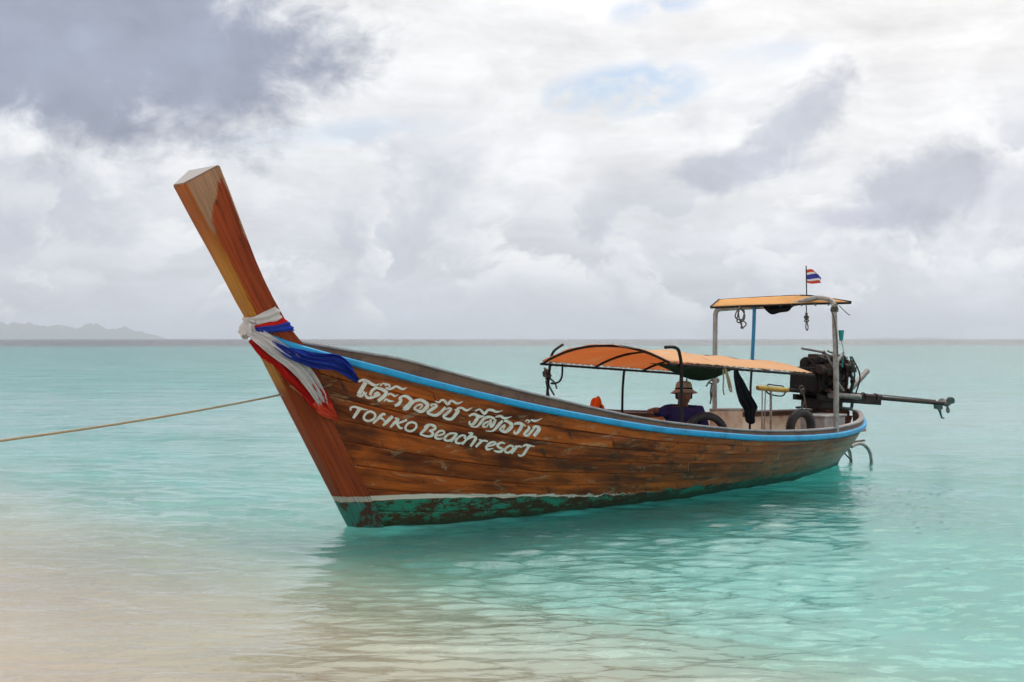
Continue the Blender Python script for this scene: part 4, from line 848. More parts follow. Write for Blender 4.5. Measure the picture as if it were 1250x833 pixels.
TB().cyl(E(.0, -.23, -.08), E(.0, -.10, -.08), .13, 20).cyl(E(.0, -.25, -.08), E(.0, -.23, -.08), .05, 14).part('flywheel_cover', m_eng, eng, bevel=.01)
for k in range(9): TB().box(E(-.20 + k * .055, -.185, .09), (.018, .05, .22), rotE).part('cooling_fin', m_eng, eng, bevel=.004)
mb = TB(); mb.cyl(E(-.34, -.06, .10), E(-.30, -.06, .10), .11, 20); mb.cyl(E(-.34, .07, .22), E(-.30, .07, .22), .06, 16); mb.cyl(E(-.34, -.10, -.08), E(-.30, -.10, -.08), .075, 16)
mb.part('pulley', m_eng, eng, bevel=.006)
TB().tube(catmull([E(-.32, -.06, .21), E(-.32, .05, .285), E(-.32, .13, .22), E(-.32, .02, .02), E(-.32, -.10, -.155), E(-.32, -.17, -.06), E(-.32, -.06, .21)], 4), .010, 6).part('fan_belt', m_black, eng)
TB().cyl(E(-.30, -.20, .14), E(-.10, -.20, .14), .075, 16).cyl(E(-.42, -.20, .14), E(-.30, -.20, .14), .055, 14).part('alternator', m_eng2, eng, bevel=.008)
TB().box(E(-.34, .05, .02), (.10, .36, .30), rotE).part('radiator', m_eng, eng, bevel=.012)
mb = TB()
for k in range(4): mb.tube(catmull([E(-.16 + k * .12, -.10, .25), E(-.16 + k * .12, -.19, .285), E(-.14 + k * .12, -.23, .22)], 4), .021, 8)
mb.tube([E(-.24, -.235, .215), E(.30, -.235, .215)], .030, 10)
mb.part('intake_manifold', m_eng2, eng)
mb = TB()
for k in range(4): mb.tube(catmull([E(-.17 + k * .12, .12, .22), E(-.17 + k * .12, .21, .20), E(-.13 + k * .12, .22, .12)], 4), .022, 8)
mb.tube([E(-.24, .22, .11), E(.36, .22, .11)], .034, 10)
mb.part('exhaust_manifold', m_eng2, eng)
TB().tube(catmull([E(.36, .22, .11), E(.44, .16, .06), E(.52, .02, -.06), E(.62, 0, -.055), E(.74, 0, .0), E(1.05, 0, .205)], 6), .036, 10).part('exhaust_pipe', m_alu, eng)
TB().tube([E(-.30, -.24, .37), E(.10, -.16, .345), E(.42, -.05, .31)], .013, 7).tube([E(-.36, .1, .40), E(-.20, -.10, .365), E(.05, -.14, .30)], .015, 7).tube([E(-.36, -.22, .37), E(-.24, -.28, .18)], .014, 7).tube([E(.02, -.26, .37), E(-.18, -.28, .22)], .019, 8).tube([E(.12, .1, .35), E(.50, -.02, .335)], .020, 8).tube([E(-.18, -.30, .02), E(-.06, -.33, -.10)], .016, 7).part('guard_bars', m_alu, eng)
TB().cyl(E(.36, -.06, .25), E(.50, -.06, .25), .06, 14).cyl(E(.36, -.02, .13), E(.48, -.02, .13), .075, 14).box(E(.40, .04, .0), (.16, .22, .20), rotE).part('bell_housing', m_eng2, eng, bevel=.01)
TB().box(E(.10, -.14, .30), (.16, .14, .10), rotE).part('air_cleaner', m_eng, eng, bevel=.02); TB().cyl(E(-.38, -.16, .26), E(-.28, -.16, .26), .05, 12).part('water_pump', m_eng, eng, bevel=.02)
rh = random.Random(5)
for k in range(7):
    a = E(-.3 + .1 * k, -.20 - .05 * rh.random(), .25 + .1 * rh.random()); b_ = E(-.25 + .09 * k + .1 * rh.random(), -.25, -.05 - .08 * rh.random()); mid = (a + b_) / 2 + Vector((.06 * rh.uniform(-1, 1), -.06, 0))
    TB().tube(catmull([a, mid, b_], 5), .009 + .005 * rh.random(), 6).part('hose', [m_black, m_eng2, m_green_hose][k % 3], eng)
TB().tube(catmull([E(.44, -.08, .2), E(.50, -.12, .05), E(.50, -.10, -.10), E(.55, -.10, -.18)], 5), .024, 8).tube(catmull([E(.30, -.05, -.30), E(.56, -.05, -.305), E(.62, -.05, -.27), E(.62, -.05, -.12)], 5), .020, 8).part('water_pipe', m_green_hose, eng)
mb = TB(); r_ = random.Random(9)
for k in range(60):
    mb.box(E(r_.uniform(-.30, .34), -.18 - .06 * r_.random(), r_.uniform(-.12, .30)), (.02 + .05 * r_.random(), .03 + .03 * r_.random(), .02 + .05 * r_.random()), Matrix.Rotation(r_.uniform(-.6, .6), 3, 'Y'))
tag(mb.part('bolts_and_brackets', m_eng2, eng, bevel=.003), kind='stuff')
# bed frame and pivot
TB().bar(E(-.36, -.17, -.20), E(.62, -.17, -.20), .05, .07).bar(E(-.36, .17, -.20), E(.62, .17, -.20), .05, .07).part('bed_frame', m_eng, eng, bevel=.006)
TB().cyl(E(-.18, -.25, -.155), E(.46, -.25, -.155), .034, 12).cyl(E(-.22, -.25, -.155), E(-.16, -.25, -.155), .045, 12).part('side_tube', m_alu, eng)
TB().box(E(0, 0, -.27), (.50, .30, .13), rotE).part('sump', m_black, eng, bevel=.02)
TB().cyl((7.22, 0, .46), (7.22, 0, .84), .045, 12).box((7.22, 0, .70), (.10, .14, .10)).part('pivot_post', m_eng2, eng)
# tiller, shaft, propeller
TB().tube([(6.05, 0, sh(6.05) + .01), (7.0, 0, sh(7.0))], .024, 10).part('tiller', m_eng, eng)
TB().tube([(5.90, 0, sh(5.9) - .004), (5.92, 0, sh(5.9)), (6.5, 0, sh(6.5)), (6.52, 0, sh(6.52))], [.026, .031, .031, .026], 12).part('tiller_grip', m_grip, eng)
TB().tube(catmull([(6.05, .0, sh(6) - .02), (6.15, 0, sh(6) - .075), (6.40, 0, sh(6.4) - .075), (6.48, 0, sh(6.4) - .03)], 4), .009, 6).part('throttle_lever', m_black, eng)
TB().tube([(6.1, .0, sh(6.1) + .035), (6.12, 0, sh(6.12) + .05), (6.42, 0, sh(6.42) + .045), (6.44, 0, sh(6.44) + .03)], .008, 6).part('throttle_cable', m_black, eng)
for s in (6.72, 6.80): TB().tube([(s, 0, sh(s)), (s - .015, 0, sh(s) + .065)], .008, 6).part('tiller_peg', m_black, eng)
TB().tube([(5.995, .0, sh(6) - .02), (5.985, 0, .40)], .008, 6).tube([(6.06, .0, sh(6) - .03), (6.03, 0, .40)], .008, 6).tube([(6.17, .0, sh(6.1) - .02), (6.17, 0, .36)], .015, 8).part('tiller_rest', m_pipe, eng)
TB().bar((7.55, 0, sh(7.55) - .055), (8.66, 0, sh(8.66) - .050), .07, .085).part('shaft_beam', m_eng, eng, bevel=.006)
TB().tube([(7.6, 0, sh(7.6) + .015), (8.70, 0, sh(8.70) + .012)], .032, 12).tube([(8.68, 0, sh(8.68)), (10.42, 0, sh(10.42))], .027, 12).part('shaft_housing', m_eng2, eng)
TB().tube([(8.60, 0, sh(8.6) + .045), (10.2, 0, sh(10.2) + .034)], .010, 7).part('stay_rod', m_alu, eng)
for s in (7.95, 8.25, 8.55): TB().torus((s, 0, sh(s) + .005), (1, 0, -.076), .042, .012, 16, 6).part('clamp_ring', m_eng2, eng)
TB().tube([(10.40, 0, sh(10.4)), (10.62, 0, sh(10.62))], .018, 10).lathe((10.53, 0, sh(10.53)), [(.012, -.06), (.036, -.05), (.04, .0), (.034, .05), (.010, .09)], 14, Matrix.Rotation(R(90), 3, 'Y')).part('propeller_hub', m_alu, eng)
for k in range(3):
    mb = TB(); a0 = k * 2.094 + .35; rows = []
    for t in np.linspace(0, 1, 8):
        r0 = .03 + .105 * t; cw = .055 * math.sin(math.pi * (.18 + .78 * t)) + .008; tw = .95 - .5 * t
        d = Vector((0, math.cos(a0), math.sin(a0))); q = Vector((0, -math.sin(a0), math.cos(a0)))
        rows.append([Vector((10.53, 0, sh(10.53))) + d * r0 + (q * math.cos(tw) + Vector((1, 0, 0)) * math.sin(tw)) * cw * c_ for c_ in np.linspace(-1, 1, 5)])
    mb.grid(rows); mb.part('propeller_blade', m_alu, eng, solid=.007)
TB().tube([(10.14, 0, sh(10.14) - .02), (10.30, 0, sh(10.3) - .10), (10.385, 0, .485), (10.44, 0, .480)], .012, 7).tube([(10.40, 0, sh(10.4) - .02), (10.34, 0, sh(10.3) - .10), (10.38, 0, .49)], .010, 7).bar((10.16, 0, sh(10.16) - .05), (10.40, 0, sh(10.40) - .05), .012, .07).part('skeg', m_green_hose, eng)

# ---- mooring line from the stem to the beach
mm = catmull([(-.665, .0, 1.165), (-.70, .0, 1.14)], 2)
A0 = Vector(bw((-.70, -.01, 1.155))); B1 = Vector((-3.2, 7.6, .975)); C1 = Vector((-6.5, 3.4, .42))
pts = [A0 + (B1 - A0) * t + Vector((0, 0, -.022 * 4 * t * (1 - t))) for t in np.linspace(0, 1, 14)] + [B1 + (C1 - B1) * t + Vector((0, 0, -.06 * math.sin(math.pi * t))) for t in np.linspace(.1, 1, 8)]
mb = MB(); mb.tube(pts, .0075, 8)
c0 = Vector(bw((-.74, 0, 1.16)))
mb.torus(Vector(bw((-.62, 0, 1.175))), (math.cos(HEAD) * .8, math.sin(HEAD) * .8, 1.0), .115, .0105, 26, 7)
tag(mb.build('mooring_rope', m_rope), 'thin tan mooring rope stretched from the prow to the left edge', 'rope')

# ---- tyres
m_rub = worn('black rubber', (.022, .022, .025), (.05, .05, .052), .7, 16, .5)
def tyre(base, c, axis, R_, r, label):
    t = thing('tyre', base, label, 'tyre', 'tyre fenders in the boat')
    TB().torus(c, axis, R_, r, 36, 12, flat=1.0).part('tyre_carcass', m_rub, t)
    mb = TB(); ax = Vector(axis).normalized(); u_ = ax.orthogonal().normalized(); v_ = ax.cross(u_)
    for k in range(40):
        a = 2*math.pi*k/40; d = u_*math.cos(a) + v_*math.sin(a); tn = -u_*math.sin(a) + v_*math.cos(a)
        for s_ in (-.45, .45): mb.box(Vector(c) + d*(R_ + r*.88) + ax*(r*s_), (r*.16, R_*.10, r*.42), Matrix((d, tn, ax)).transposed())
    mb.part('tread', m_rub, t); return t
tyre((4.08, -.62, .35), (4.08, -.62, .605), (.62, .80, .10), .20, .040, 'black tyre inside the near gunwale beside the seated man')
tyre((6.11, -.45, .33), (6.11, -.45, .565), (.10, 1, .05), .185, .050, 'black tyre hung on a rope under the engine')
TB().tube(catmull([(6.20, -.42, 1.0), (6.19, -.45, .90), (6.14, -.45, .80), (6.11, -.45, .78)], 5), .010, 6).tube(catmull([(6.23, -.38, .99), (6.28, -.40, .88), (6.24, -.44, .74), (6.16, -.45, .76)], 5), .006, 6).torus((6.19, -.42, .99), (0, 1, .4), .032, .012, 12, 6).torus((6.20, -.40, 1.03), (.4, 1, .1), .026, .010, 12, 6).solo('hanging_rope', m_rope_d, (6.2, -.42, .74), 'short knotted rope holding the tyre under the engine', 'rope')

# ---- grey box at the stern
m_box = worn('grey plastic', (.34, .33, .33), (.17, .14, .12), .6, 6, .6)
t = thing('storage_box', (6.85, -.28, .3), 'grey box standing in the stern beside the awning post', 'box')
TB().box((6.85, -.28, .485), (.46, .34, .37)).part('box_body', m_box, t, smooth=False, bevel=.012)
TB().box((6.85, -.28, .682), (.49, .37, .026)).part('box_lid', m_box, t, smooth=False, bevel=.006)

# ---- flag
def cloth_plain(name, c, d=None, trans=.25): return cloth(name, c, c, trans, 8, d or tuple(x * .6 for x in c), .35, 9.0)
m_fred = cloth_plain('flag red', (.60, .075, .05)); m_fwhite = cloth_plain('flag white', (.74, .70, .68)); m_fblue = cloth_plain('flag blue', (.06, .06, .30))
t = thing('flag', (6.611, -.2, 2.08), 'small red, white and blue striped flag on the stern awning', 'flag')
TB().tube([(6.625, -.2, 2.06), (6.611, -.2, 2.475)], .007, 7).part('flag_pole', m_black, t)
rows = []; nx, nz = 14, 15
for j in range(nz + 1):
    zt = j / nz; row = []
    for i in range(nx + 1):
        a = i / nx; L_ = .19 - .09 * max(0, zt - .72) / .28 - .02 * math.sin(zt * 9)
        row.append((6.615 + L_ * a, -.2 - .10 * a + .030 * math.sin(6.5 * a + 2 * zt) * a, 2.275 + .150 * zt - .020 * a * a - .012 * math.sin(5 * a + 3 * zt)))
    rows.append(row)
mb = TB(); mb.grid(rows)
band = [0, 0, 0, 1, 1, 2, 2, 2, 2, 2, 1, 1, 0, 0, 0]
mb.mi = [band[j] for j in range(nz) for i in range(nx)]
mb.part('flag_cloth', [m_fred, m_fwhite, m_fblue], t, smooth='all')

# ---- black garment drying on the canopy bar
m_gar = cloth('black cloth', (.012, .012, .015), (.01, .01, .012), .1, 8, (.03, .03, .034), .5, 12.0)
L_ = [(4.22, 1.285), (4.215, 1.22), (4.232, 1.153), (4.262, 1.06), (4.316, .952), (4.37, .895), (4.405, .86), (4.412, .80), (4.435, .742)]
R_ = [(4.285, 1.285), (4.335, 1.22), (4.385, 1.170), (4.445, 1.09), (4.53, .985), (4.60, .90), (4.585, .868), (4.53, .82), (4.525, .742)]
rows = []
La, Ra = catmull(L_, 3), catmull(R_, 3)
for i, (a, b_) in enumerate(zip(La, Ra)):
    t_ = i / (len(La) - 1); row = []
    for q in np.linspace(0, 1, 15):
        p = a + (b_ - a) * q; zz = p[1] - (.03 * abs(math.sin(q * 9.0)) if i == len(La) - 1 else 0)
        row.append((p[0], -.872 - .006 + .022 * math.sin(q * 15 + 2.0 * t_) * (.25 + t_) - .02 * t_, zz))
    rows.append(row)
TB().grid(rows).solo('black_cloth', m_gar, (4.4, -.875, .74), 'black garment hanging from the near edge of the passenger canopy', 'cloth', smooth='all', solid=.006)

# ---- loops of rope
def rope_thing(strands, mat, base, label, r=.006):
    mb = TB()
    for s_ in strands: mb.tube(catmull(s_, 6), r, 6)
    return mb.solo('rope', mat, base, label, 'rope')
def loop(c, rx, rz, y, n=12, dy=.02, ph=0): return [(c[0] + rx * math.cos(6.283 * k / n + ph), y + dy * math.sin(12.566 * k / n), c[1] + rz * math.sin(6.283 * k / n + ph)) for k in range(n + 1)]
rope_thing([loop((6.03, 1.905), .085, .075, .34), loop((6.06, 1.885), .07, .09, .36, ph=.5), loop((6.08, 1.775), .045, .045, .34, ph=.9), [(6.03, .34, 1.98), (6.00, .34, 1.90), (6.05, .35, 1.80), (6.09, .34, 1.72)], [(6.06, .35, 1.97), (6.13, .35, 1.93), (6.10, .35, 1.84)]], m_rope_d, (6.05, .34, 1.72), 'coiled dark rope hanging under the stern awning beside the blue pipe', .008)
rope_thing([[(6.27, -.42, 2.01), (6.275, -.42, 1.93), (6.27, -.42, 1.86), (6.285, -.42, 1.80), (6.31, -.42, 1.74), (6.29, -.42, 1.70), (6.262, -.42, 1.735), (6.275, -.42, 1.81)], loop((6.275, 1.87), .02, .03, -.42), loop((6.278, 1.83), .016, .03, -.42)], m_rope_d, (6.28, -.42, 1.70), 'short dark rope with a looped end below the flag', .0075)
rope_thing([[(4.03, -.876, 1.315), (4.035, -.882, 1.20), (4.03, -.88, 1.09), (4.045, -.882, 1.03)], [(4.06, -.876, 1.315), (4.09, -.885, 1.20), (4.13, -.885, 1.09), (4.17, -.882, 1.06), (4.165, -.88, 1.12), (4.12, -.88, 1.22), (4.07, -.876, 1.31)], [(4.05, -.876, 1.31), (4.12, -.885, 1.18), (4.15, -.885, 1.10)]], m_rope, (4.08, -.88, 1.03), 'pale rope loop hanging from the canopy bar left of the black garment', .008)
rope_thing([loop((3.30, 1.23), .03, .035, .915), loop((3.31, 1.20), .035, .03, .91, ph=1), loop((3.295, 1.255), .028, .03, .925, ph=.4), [(3.30, .92, 1.28), (3.32, .93, 1.18), (3.37, .93, 1.08), (3.44, .93, .99)], [(3.30, .93, 1.27), (3.37, .93, 1.18), (3.45, .93, 1.12), (3.48, .93, 1.06)], [(3.31, .93, 1.15), (3.36, .93, .98), (3.44, .93, .82)]], m_rope_d, (3.35, .92, .82), 'knotted dark rope on the far front leg of the passenger canopy', .010)
rope_thing([[(4.84, .2, 1.20), (5.0, .35, 1.08), (5.30, .6, .92), (5.62, .82, .74)]], m_rope_d, (5.2, .5, .74), 'slanting stay line behind the seated man', .009)
rope_thing([loop((HS, 1.075), .085, .025, .87, dy=.01), [(HS - .08, .88, 1.07), (HS - .13, .88, 1.02)], loop((HS + .07, 1.10), .05, .035, .89), [(HS - .01, .88, 1.06), (HS - .03, .89, .95), (HS - .02, .89, .84)], [(HS + .02, .88, 1.06), (HS + .0, .89, .93), (HS - .04, .89, .80)]], m_rope_d, (HS, .88, .8), 'dark rope tied round the far awning post', .010)
# dark bundle under the awning, green cup on the post
mb = TB(); rows = []
for i in range(13):
    t_ = i / 12; w_ = .10 * math.sin(math.pi * t_) ** .7
    rows.append([(6.26 + .03 * math.sin(q * 6), .14 - .38 * t_ + .01 * math.sin(q * 9), 1.998 - (w_ + .004) * q - .02 * math.sin(8 * t_) * q) for q in np.linspace(0, 1, 7)])
mb.grid(rows); mb.solo('cloth_bundle', m_gar, (6.26, 0, 1.9), 'dark cloth bundle stuffed under the stern awning', 'cloth', smooth='all', solid=.012)
m_cup = worn('green plastic', (.01, .28, .24), (.01, .16, .14), .4, 10, .4)
TB().lathe((HS + .05, -.885, 1.58), [(.0, .0), (.022, .0), (.026, .05), (.034, .12), (.030, .12), (.022, .05), (.0, .01)], 16).tube(catmull([(HS + .05, -.885, 1.58), (HS + .08, -.89, 1.50), (HS + .085, -.89, 1.38), (HS + .06, -.89, 1.28)], 5), .005, 6).solo('green_cup', m_cup, (HS + .05, -.885, 1.28), 'small green cup tied to the near awning post', 'cup')
# dark green cloth slung under the canopy above the man
m_sling = cloth('dark green cloth', (.06, .14, .11), (.08, .22, .14), .45, 6, (.05, .06, .04), .5, 8.0)
rows = []
for i in range(15):
    t_ = i / 14; s = 4.36 + .72 * t_; row = []
    for q in np.linspace(-1, 1, 11):
        row.append((s, -.05 + q * (.40 - .1 * t_), 1.33 - .055 * t_ - .16 * math.sin(math.pi * min(1, t_ * 1.02)) ** .8 * (1 - q*q) + .10 * (1 - q*q) * 0))
    rows.append(row)
TB().grid(rows).solo('slung_cloth', m_sling, (4.55, 0, 1.1), 'dark green cloth slung under the passenger canopy above the man', 'cloth', smooth='all', solid=.006)

# ---- life vests
m_vest = cloth('orange life vest', (.80, .12, .02), (.8, .12, .02), .1, 10, (.45, .06, .02), .4, 10.0)
def vest(base, c, rz, lab, tilt=0.0):
    t = thing('life_vest', base, lab, 'life vest', 'orange life vests')
    M_ = Matrix.Rotation(rz, 3, 'Z') @ Matrix.Rotation(tilt, 3, 'Y'); c = Vector(c)
    for k, (x, y, z, sx, sy, sz) in enumerate(((-.10, 0, 0, .085, .05, .17), (.10, 0, 0, .085, .05, .17), (0, .05, .08, .15, .045, .10))):
        TB().sphere(c + M_ @ Vector((x, y, z)), (sx, sy, sz), 14, 10, rot=M_).part('float_panel', m_vest, t)
    TB().bar(c + M_ @ Vector((-.17, -.055, .02)), c + M_ @ Vector((.17, -.055, .02)), .012, .03).bar(c + M_ @ Vector((-.17, -.05, -.06)), c + M_ @ Vector((.17, -.05, -.06)), .012, .03).part('strap', m_black, t)
vest((3.85, .66, .62), (3.86, .66, .775), .5, 'orange life vest lying by the far gunwale under the canopy', .5)
vest((5.22, .52, .40), (5.26, .42, .655), .3, 'orange life vest behind the shoulder of the seated man', .15)

# ------------------------------------------------------------------ ribbons tied round the prow
m_rw = cloth('white ribbon', (.74, .69, .68), (.68, .62, .60), .25, 7, (.45, .40, .40), .5, 14.0)
m_rr = cloth('red ribbon', (.58, .025, .02), (.8, .05, .03), .3, 7, (.45, .02, .02), .4, 14.0)
m_rb = cloth('blue ribbon', (.035, .065, .40), (.03, .07, .5), .2, 7, (.02, .03, .22), .5, 14.0)
m_pink = cloth('pinkish red ribbon tip', (.85, .12, .06), (.9, .15, .07), .35, 7, (.7, .1, .08), .4, 14.0)  # brighter pinkish red cloth for the pointed end of the tail
rib = thing('prow_ribbon', (-.95, 0, 1.55), 'white, red and blue ribbons knotted round the prow with blowing tails', 'ribbon')
def prow_loop(zf, za, off, n=40):
    """a loop round the prow timber, zf at the leading edge, za at the after edge"""
    out_ = []
    def at(z):
        fs = np.interp(z, [1.5, 1.743, 1.897, 2.163], [-.90, -1.002, -1.1, -1.262]); as_ = np.interp(z, [1.60, 1.640, 1.730, 1.928, 2.217], [-.62, -.70, -.795, -.925, -1.073]); ha = np.interp(z, [1.6, 1.73, 2.2], [.185, .156, .178])
        return fs, as_, .065, ha
    f0 = at(zf); a0 = at(za)
    cor = [(f0[0] - off, -f0[2] - off, zf), (a0[1] + off, -a0[3] - off, za), (a0[1] + off, a0[3] + off, za), (f0[0] - off, f0[2] + off, zf)]
    for k in range(4):
        a, b_ = np.array(cor[k]), np.array(cor[(k+1) % 4])
        for q in np.linspace(0, 1, n // 4, endpoint=False): out_.append(a + (b_ - a) * q)
    for _ in range(1): out_ = [(.25 * out_[i-1] + .5 * out_[i] + .25 * out_[(i+1) % len(out_)]) for i in range(len(out_))]
    return out_
def band(zf0, za0, zf1, za1, off, mat, name, folds):
    lo, hi = prow_loop(zf0, za0, off), prow_loop(zf1, za1, off); mb = TB(); rows = []
    for i in range(len(lo) + 1):
        a, b_ = lo[i % len(lo)], hi[i % len(hi)]; c_ = (a + b_) / 2; c_[2] = 0; ctr = np.array([-.93, 0, 0]); d = c_ - ctr; d /= np.linalg.norm(d) + 1e-6
        rows.append([a + (b_ - a) * q + d * (.009 * (1 - 2 * abs(math.sin(q * folds * .5 + i * .13 + .8 * math.sin(i * .35)))) + .004 * math.sin(i * .9 + q * 7) + .008 * math.sin(q * math.pi)) for q in np.linspace(0, 1, 13)])
    mb.grid(rows); mb.part(name, mat, rib, smooth='all', solid=.006)
band(1.690, 1.742, 1.770, 1.860, .010, m_rw, 'white_wrap', 15)
band(1.672, 1.712, 1.705, 1.775, .020, m_rr, 'red_wrap', 9)
band(1.640, 1.668, 1.688, 1.745, .028, m_rb, 'blue_wrap', 13)
def tail(path, widths, mat, name, folds=3.0, depth=.028, out=(0, -1, 0), seed=0, twist=0.0):
    """a strip of crumpled cloth along a path; widths in metres"""
    P_ = catmull(path, 7); W_ = catmull([(w_, 0, 0) for w_ in widths], 7)[:, 0]; rows = []; n = 61; r_ = random.Random(seed); ph = r_.random() * 6
    for i, p in enumerate(P_):
        a = P_[max(i-1, 0)]; b_ = P_[min(i+1, len(P_)-1)]; t = (b_ - a) / (np.linalg.norm(b_ - a) + 1e-9)
        o_ = np.array(out, float); o_ -= t * o_.dot(t); o_ /= np.linalg.norm(o_); sd_ = np.cross(t, o_)
        ti = i / len(P_); row = []
        for q in np.linspace(-1, 1, n):
            wq = q + .16 * math.sin(5.3 * ti + ph) + .07 * math.sin(13 * ti + 3 * q + ph)
            d_ = depth * (1.1 - 1.7 * abs(math.sin(folds * wq * 1.55 + ph + 1.6 * ti)) + .55 * (1 - 2 * abs(math.sin(folds * wq * 3.7 - 3.1 * ti + ph))) + .30 * math.sin(11 * ti + 5 * q + ph) + .28 * (1 - 2 * abs(math.sin(folds * wq * 8.3 + 5 * ti)))) * (.55 + .45 * ti)
            fray = t * (.020 * math.sin(23 * q + ph * 5) + .012 * math.sin(61 * q + ph)) * max(0.0, (ti - .8) / .2)
            row.append(p + fray + sd_ * q * W_[i] / 2 * (1 + .05 * math.sin(17 * ti + ph * 3 + q)) + o_ * (d_ + twist * q * W_[i] * ti))
        rows.append(row)
    mb = TB(); mb.grid(rows); return mb.part(name, mat, rib, smooth='all', solid=.002)
def hp(u_, gv, off): return tuple(hull(u_, gv, -1, off))
# knot at the leading edge
mb = TB(); vv = []; nu, nv = 48, 24; kc = Vector((-1.035, .0, 1.675)); KM = Matrix.Rotation(R(25), 3, 'Y')
for i in range(nv + 1):
    th = math.pi * i / nv
    for j in range(nu):
        a = 2 * math.pi * j / nu; rr = 1 + .16 * (1 - 2 * abs(math.sin(3.5 * a + 1.2 * math.cos(th) * 2))) + .10 * math.sin(5 * th + 2 * a) + .05 * (1 - 2 * abs(math.sin(8 * a - 3 * th)))
        vv.append(kc + KM @ Vector((.052 * rr * math.sin(th) * math.cos(a), .078 * rr * math.sin(th) * math.sin(a), .068 * rr * math.cos(th))))
mb.add(vv, [(i*nu+j, (i+1)*nu+j, (i+1)*nu+(j+1) % nu, i*nu+(j+1) % nu) for i in range(nv) for j in range(nu)])
mb.part('knot', m_rw, rib, smooth='all')
tail([(-1.045, -.06, 1.665), (-.97, -.13, 1.60), hp(.012, .955, .075), hp(.0235, .915, .075), hp(.0300, .84, .07), hp(.0325, .765, .06), hp(.0315, .712, .05)], [.09, .125, .145, .14, .13, .115, .08], m_rw, 'white_tail', 3.0, .016, seed=2)
tail([(-1.03, -.05, 1.60), (-.95, -.11, 1.50), hp(.009, .885, .05), hp(.017, .815, .05), hp(.0235, .745, .05), hp(.0285, .70, .05)], [.06, .10, .12, .12, .13, .12], m_rr, 'red_tail', 2.4, .018, seed=4)
tail([hp(.0330, .83, .045), hp(.0365, .76, .045), hp(.0355, .705, .045), hp(.0345, .675, .04)], [.06, .075, .10, .06], m_rr, 'red_tail', 2.0, .014, seed=5)
tail([hp(.0275, .735, .055), hp(.0320, .690, .06), hp(.0375, .645, .055)], [.13, .14, .025], m_pink, 'red_tail_tip', 3.0, .016, seed=6)
tail([hp(.010, .985, .055), hp(.024, .965, .075), hp(.043, .962, .085), hp(.062, .985, .09), hp(.0715, .965, .085), hp(.0770, .915, .075)], [.05, .09, .125, .125, .125, .03], m_rb, 'blue_tail', 3.0, .024, seed=8)

# ------------------------------------------------------------------ the boatman
m_skin = worn('brown skin', (.22, .10, .06), (.15, .065, .04), .55, 18, .4)
m_shirt = cloth('navy shirt', (.050, .050, .19), (.05, .05, .2), .05, 6, (.016, .015, .05), .5, 10.0)
m_trou = cloth('dark trousers', (.035, .03, .03), (.03, .03, .03), .05, 6, (.02, .02, .02), .5, 10.0)
m_hat = worn('faded khaki hat', (.55, .46, .36), (.34, .26, .18), .85, 16, .6)
m_hair = worn('black hair', (.010, .009, .009), (.02, .018, .016), .6, 30, .4)
man = thing('person', (4.90, .30, .125), 'seated man in navy shirt and khaki bucket hat under the canopy', 'person')
def skin_mesh(chains, sub=2):
    """chains of (point, radius); a chain may start with the index tuple (chain, joint) it grows from"""
    me = bpy.data.meshes.new('skin'); bm = bmesh.new(); lay = bm.verts.layers.skin.verify(); made = []
    for ch in chains:
        prev = None; row = []
        for it in ch:
            if len(it) == 2 and isinstance(it[0], int): prev = made[it[0]][it[1]]; row.append(prev); continue
            p, r_ = it; v = bm.verts.new(Vector(p) - Vector(man['_b'])); rr = r_ if isinstance(r_, tuple) else (r_, r_); v[lay].radius = rr
            if prev is not None: bm.edges.new((prev, v))
            row.append(v); prev = v
        made.append(row)
    made[0][0][lay].use_root = True
    bm.to_mesh(me); bm.free()
    o = bpy.data.objects.new('skin_tmp', me); COL.objects.link(o)
    sk = o.modifiers.new('skin', 'SKIN'); sk.use_smooth_shade = True
    ss = o.modifiers.new('sub', 'SUBSURF'); ss.levels = sub; ss.render_levels = sub
    dg = bpy.context.evaluated_depsgraph_get(); dg.update()
    res = bpy.data.meshes.new_from_object(o.evaluated_get(dg))
    bpy.data.objects.remove(o); return res
fw = Vector((-.70, -.714, 0)); lf = Vector((-.714, .70, 0)); up = Vector((0, 0, 1))   # facing, his right hand side, up
hipc = Vector((4.95, .36, .36))
def J(f, r_, z, base=hipc): return base + fw * f + lf * r_ + up * z
shR, elR, wrR = J(.05, .185, .425), J(.24, .29, .405), J(.42, .355, .465)
shL, elL, wrL = J(.05, -.185, .425), J(.05, -.265, .16), J(.25, -.22, .075)
torso = [(J(0, 0, 0), (.135, .11)), (J(.01, 0, .14), (.13, .10)), (J(.02, 0, .28), (.145, .105)), (J(.04, 0, .405), (.13, .09)), (J(.06, 0, .455), .060), (J(.08, 0, .50), .055), (J(.09, 0, .55), .062)]
def fingers(w_, dirn, side, down, ci):
    out_ = [[(ci, 2), (w_ + dirn * .055, (.036, .017)), (w_ + dirn * .085, (.034, .014))]]; k0 = None
    fing = []
    for k, (o_, L_) in enumerate(((-.028, .066), (-.009, .076), (.010, .072), (.028, .056))):
        b_ = w_ + dirn * .085 + side * o_
        fing.append([(b_ - dirn * .02, .0095), (b_ + dirn * L_ * .42 + down * .004, .0092), (b_ + dirn * L_ * .68 + down * .022, .0085), (b_ + dirn * L_ * .74 + down * .046, .0075)])
    fing.append([(w_ + dirn * .025 - side * .026, .0115), (w_ + dirn * .055 - side * .052 + down * .006, .011), (w_ + dirn * .088 - side * .052 + down * .022, .0095)])
    return out_, fing
armR = [(0, 3), (shR, .056), (elR, .043), (wrR, .029)]; armL = [(0, 3), (shL, .056), (elL, .043), (wrL, .029)]
legs = []
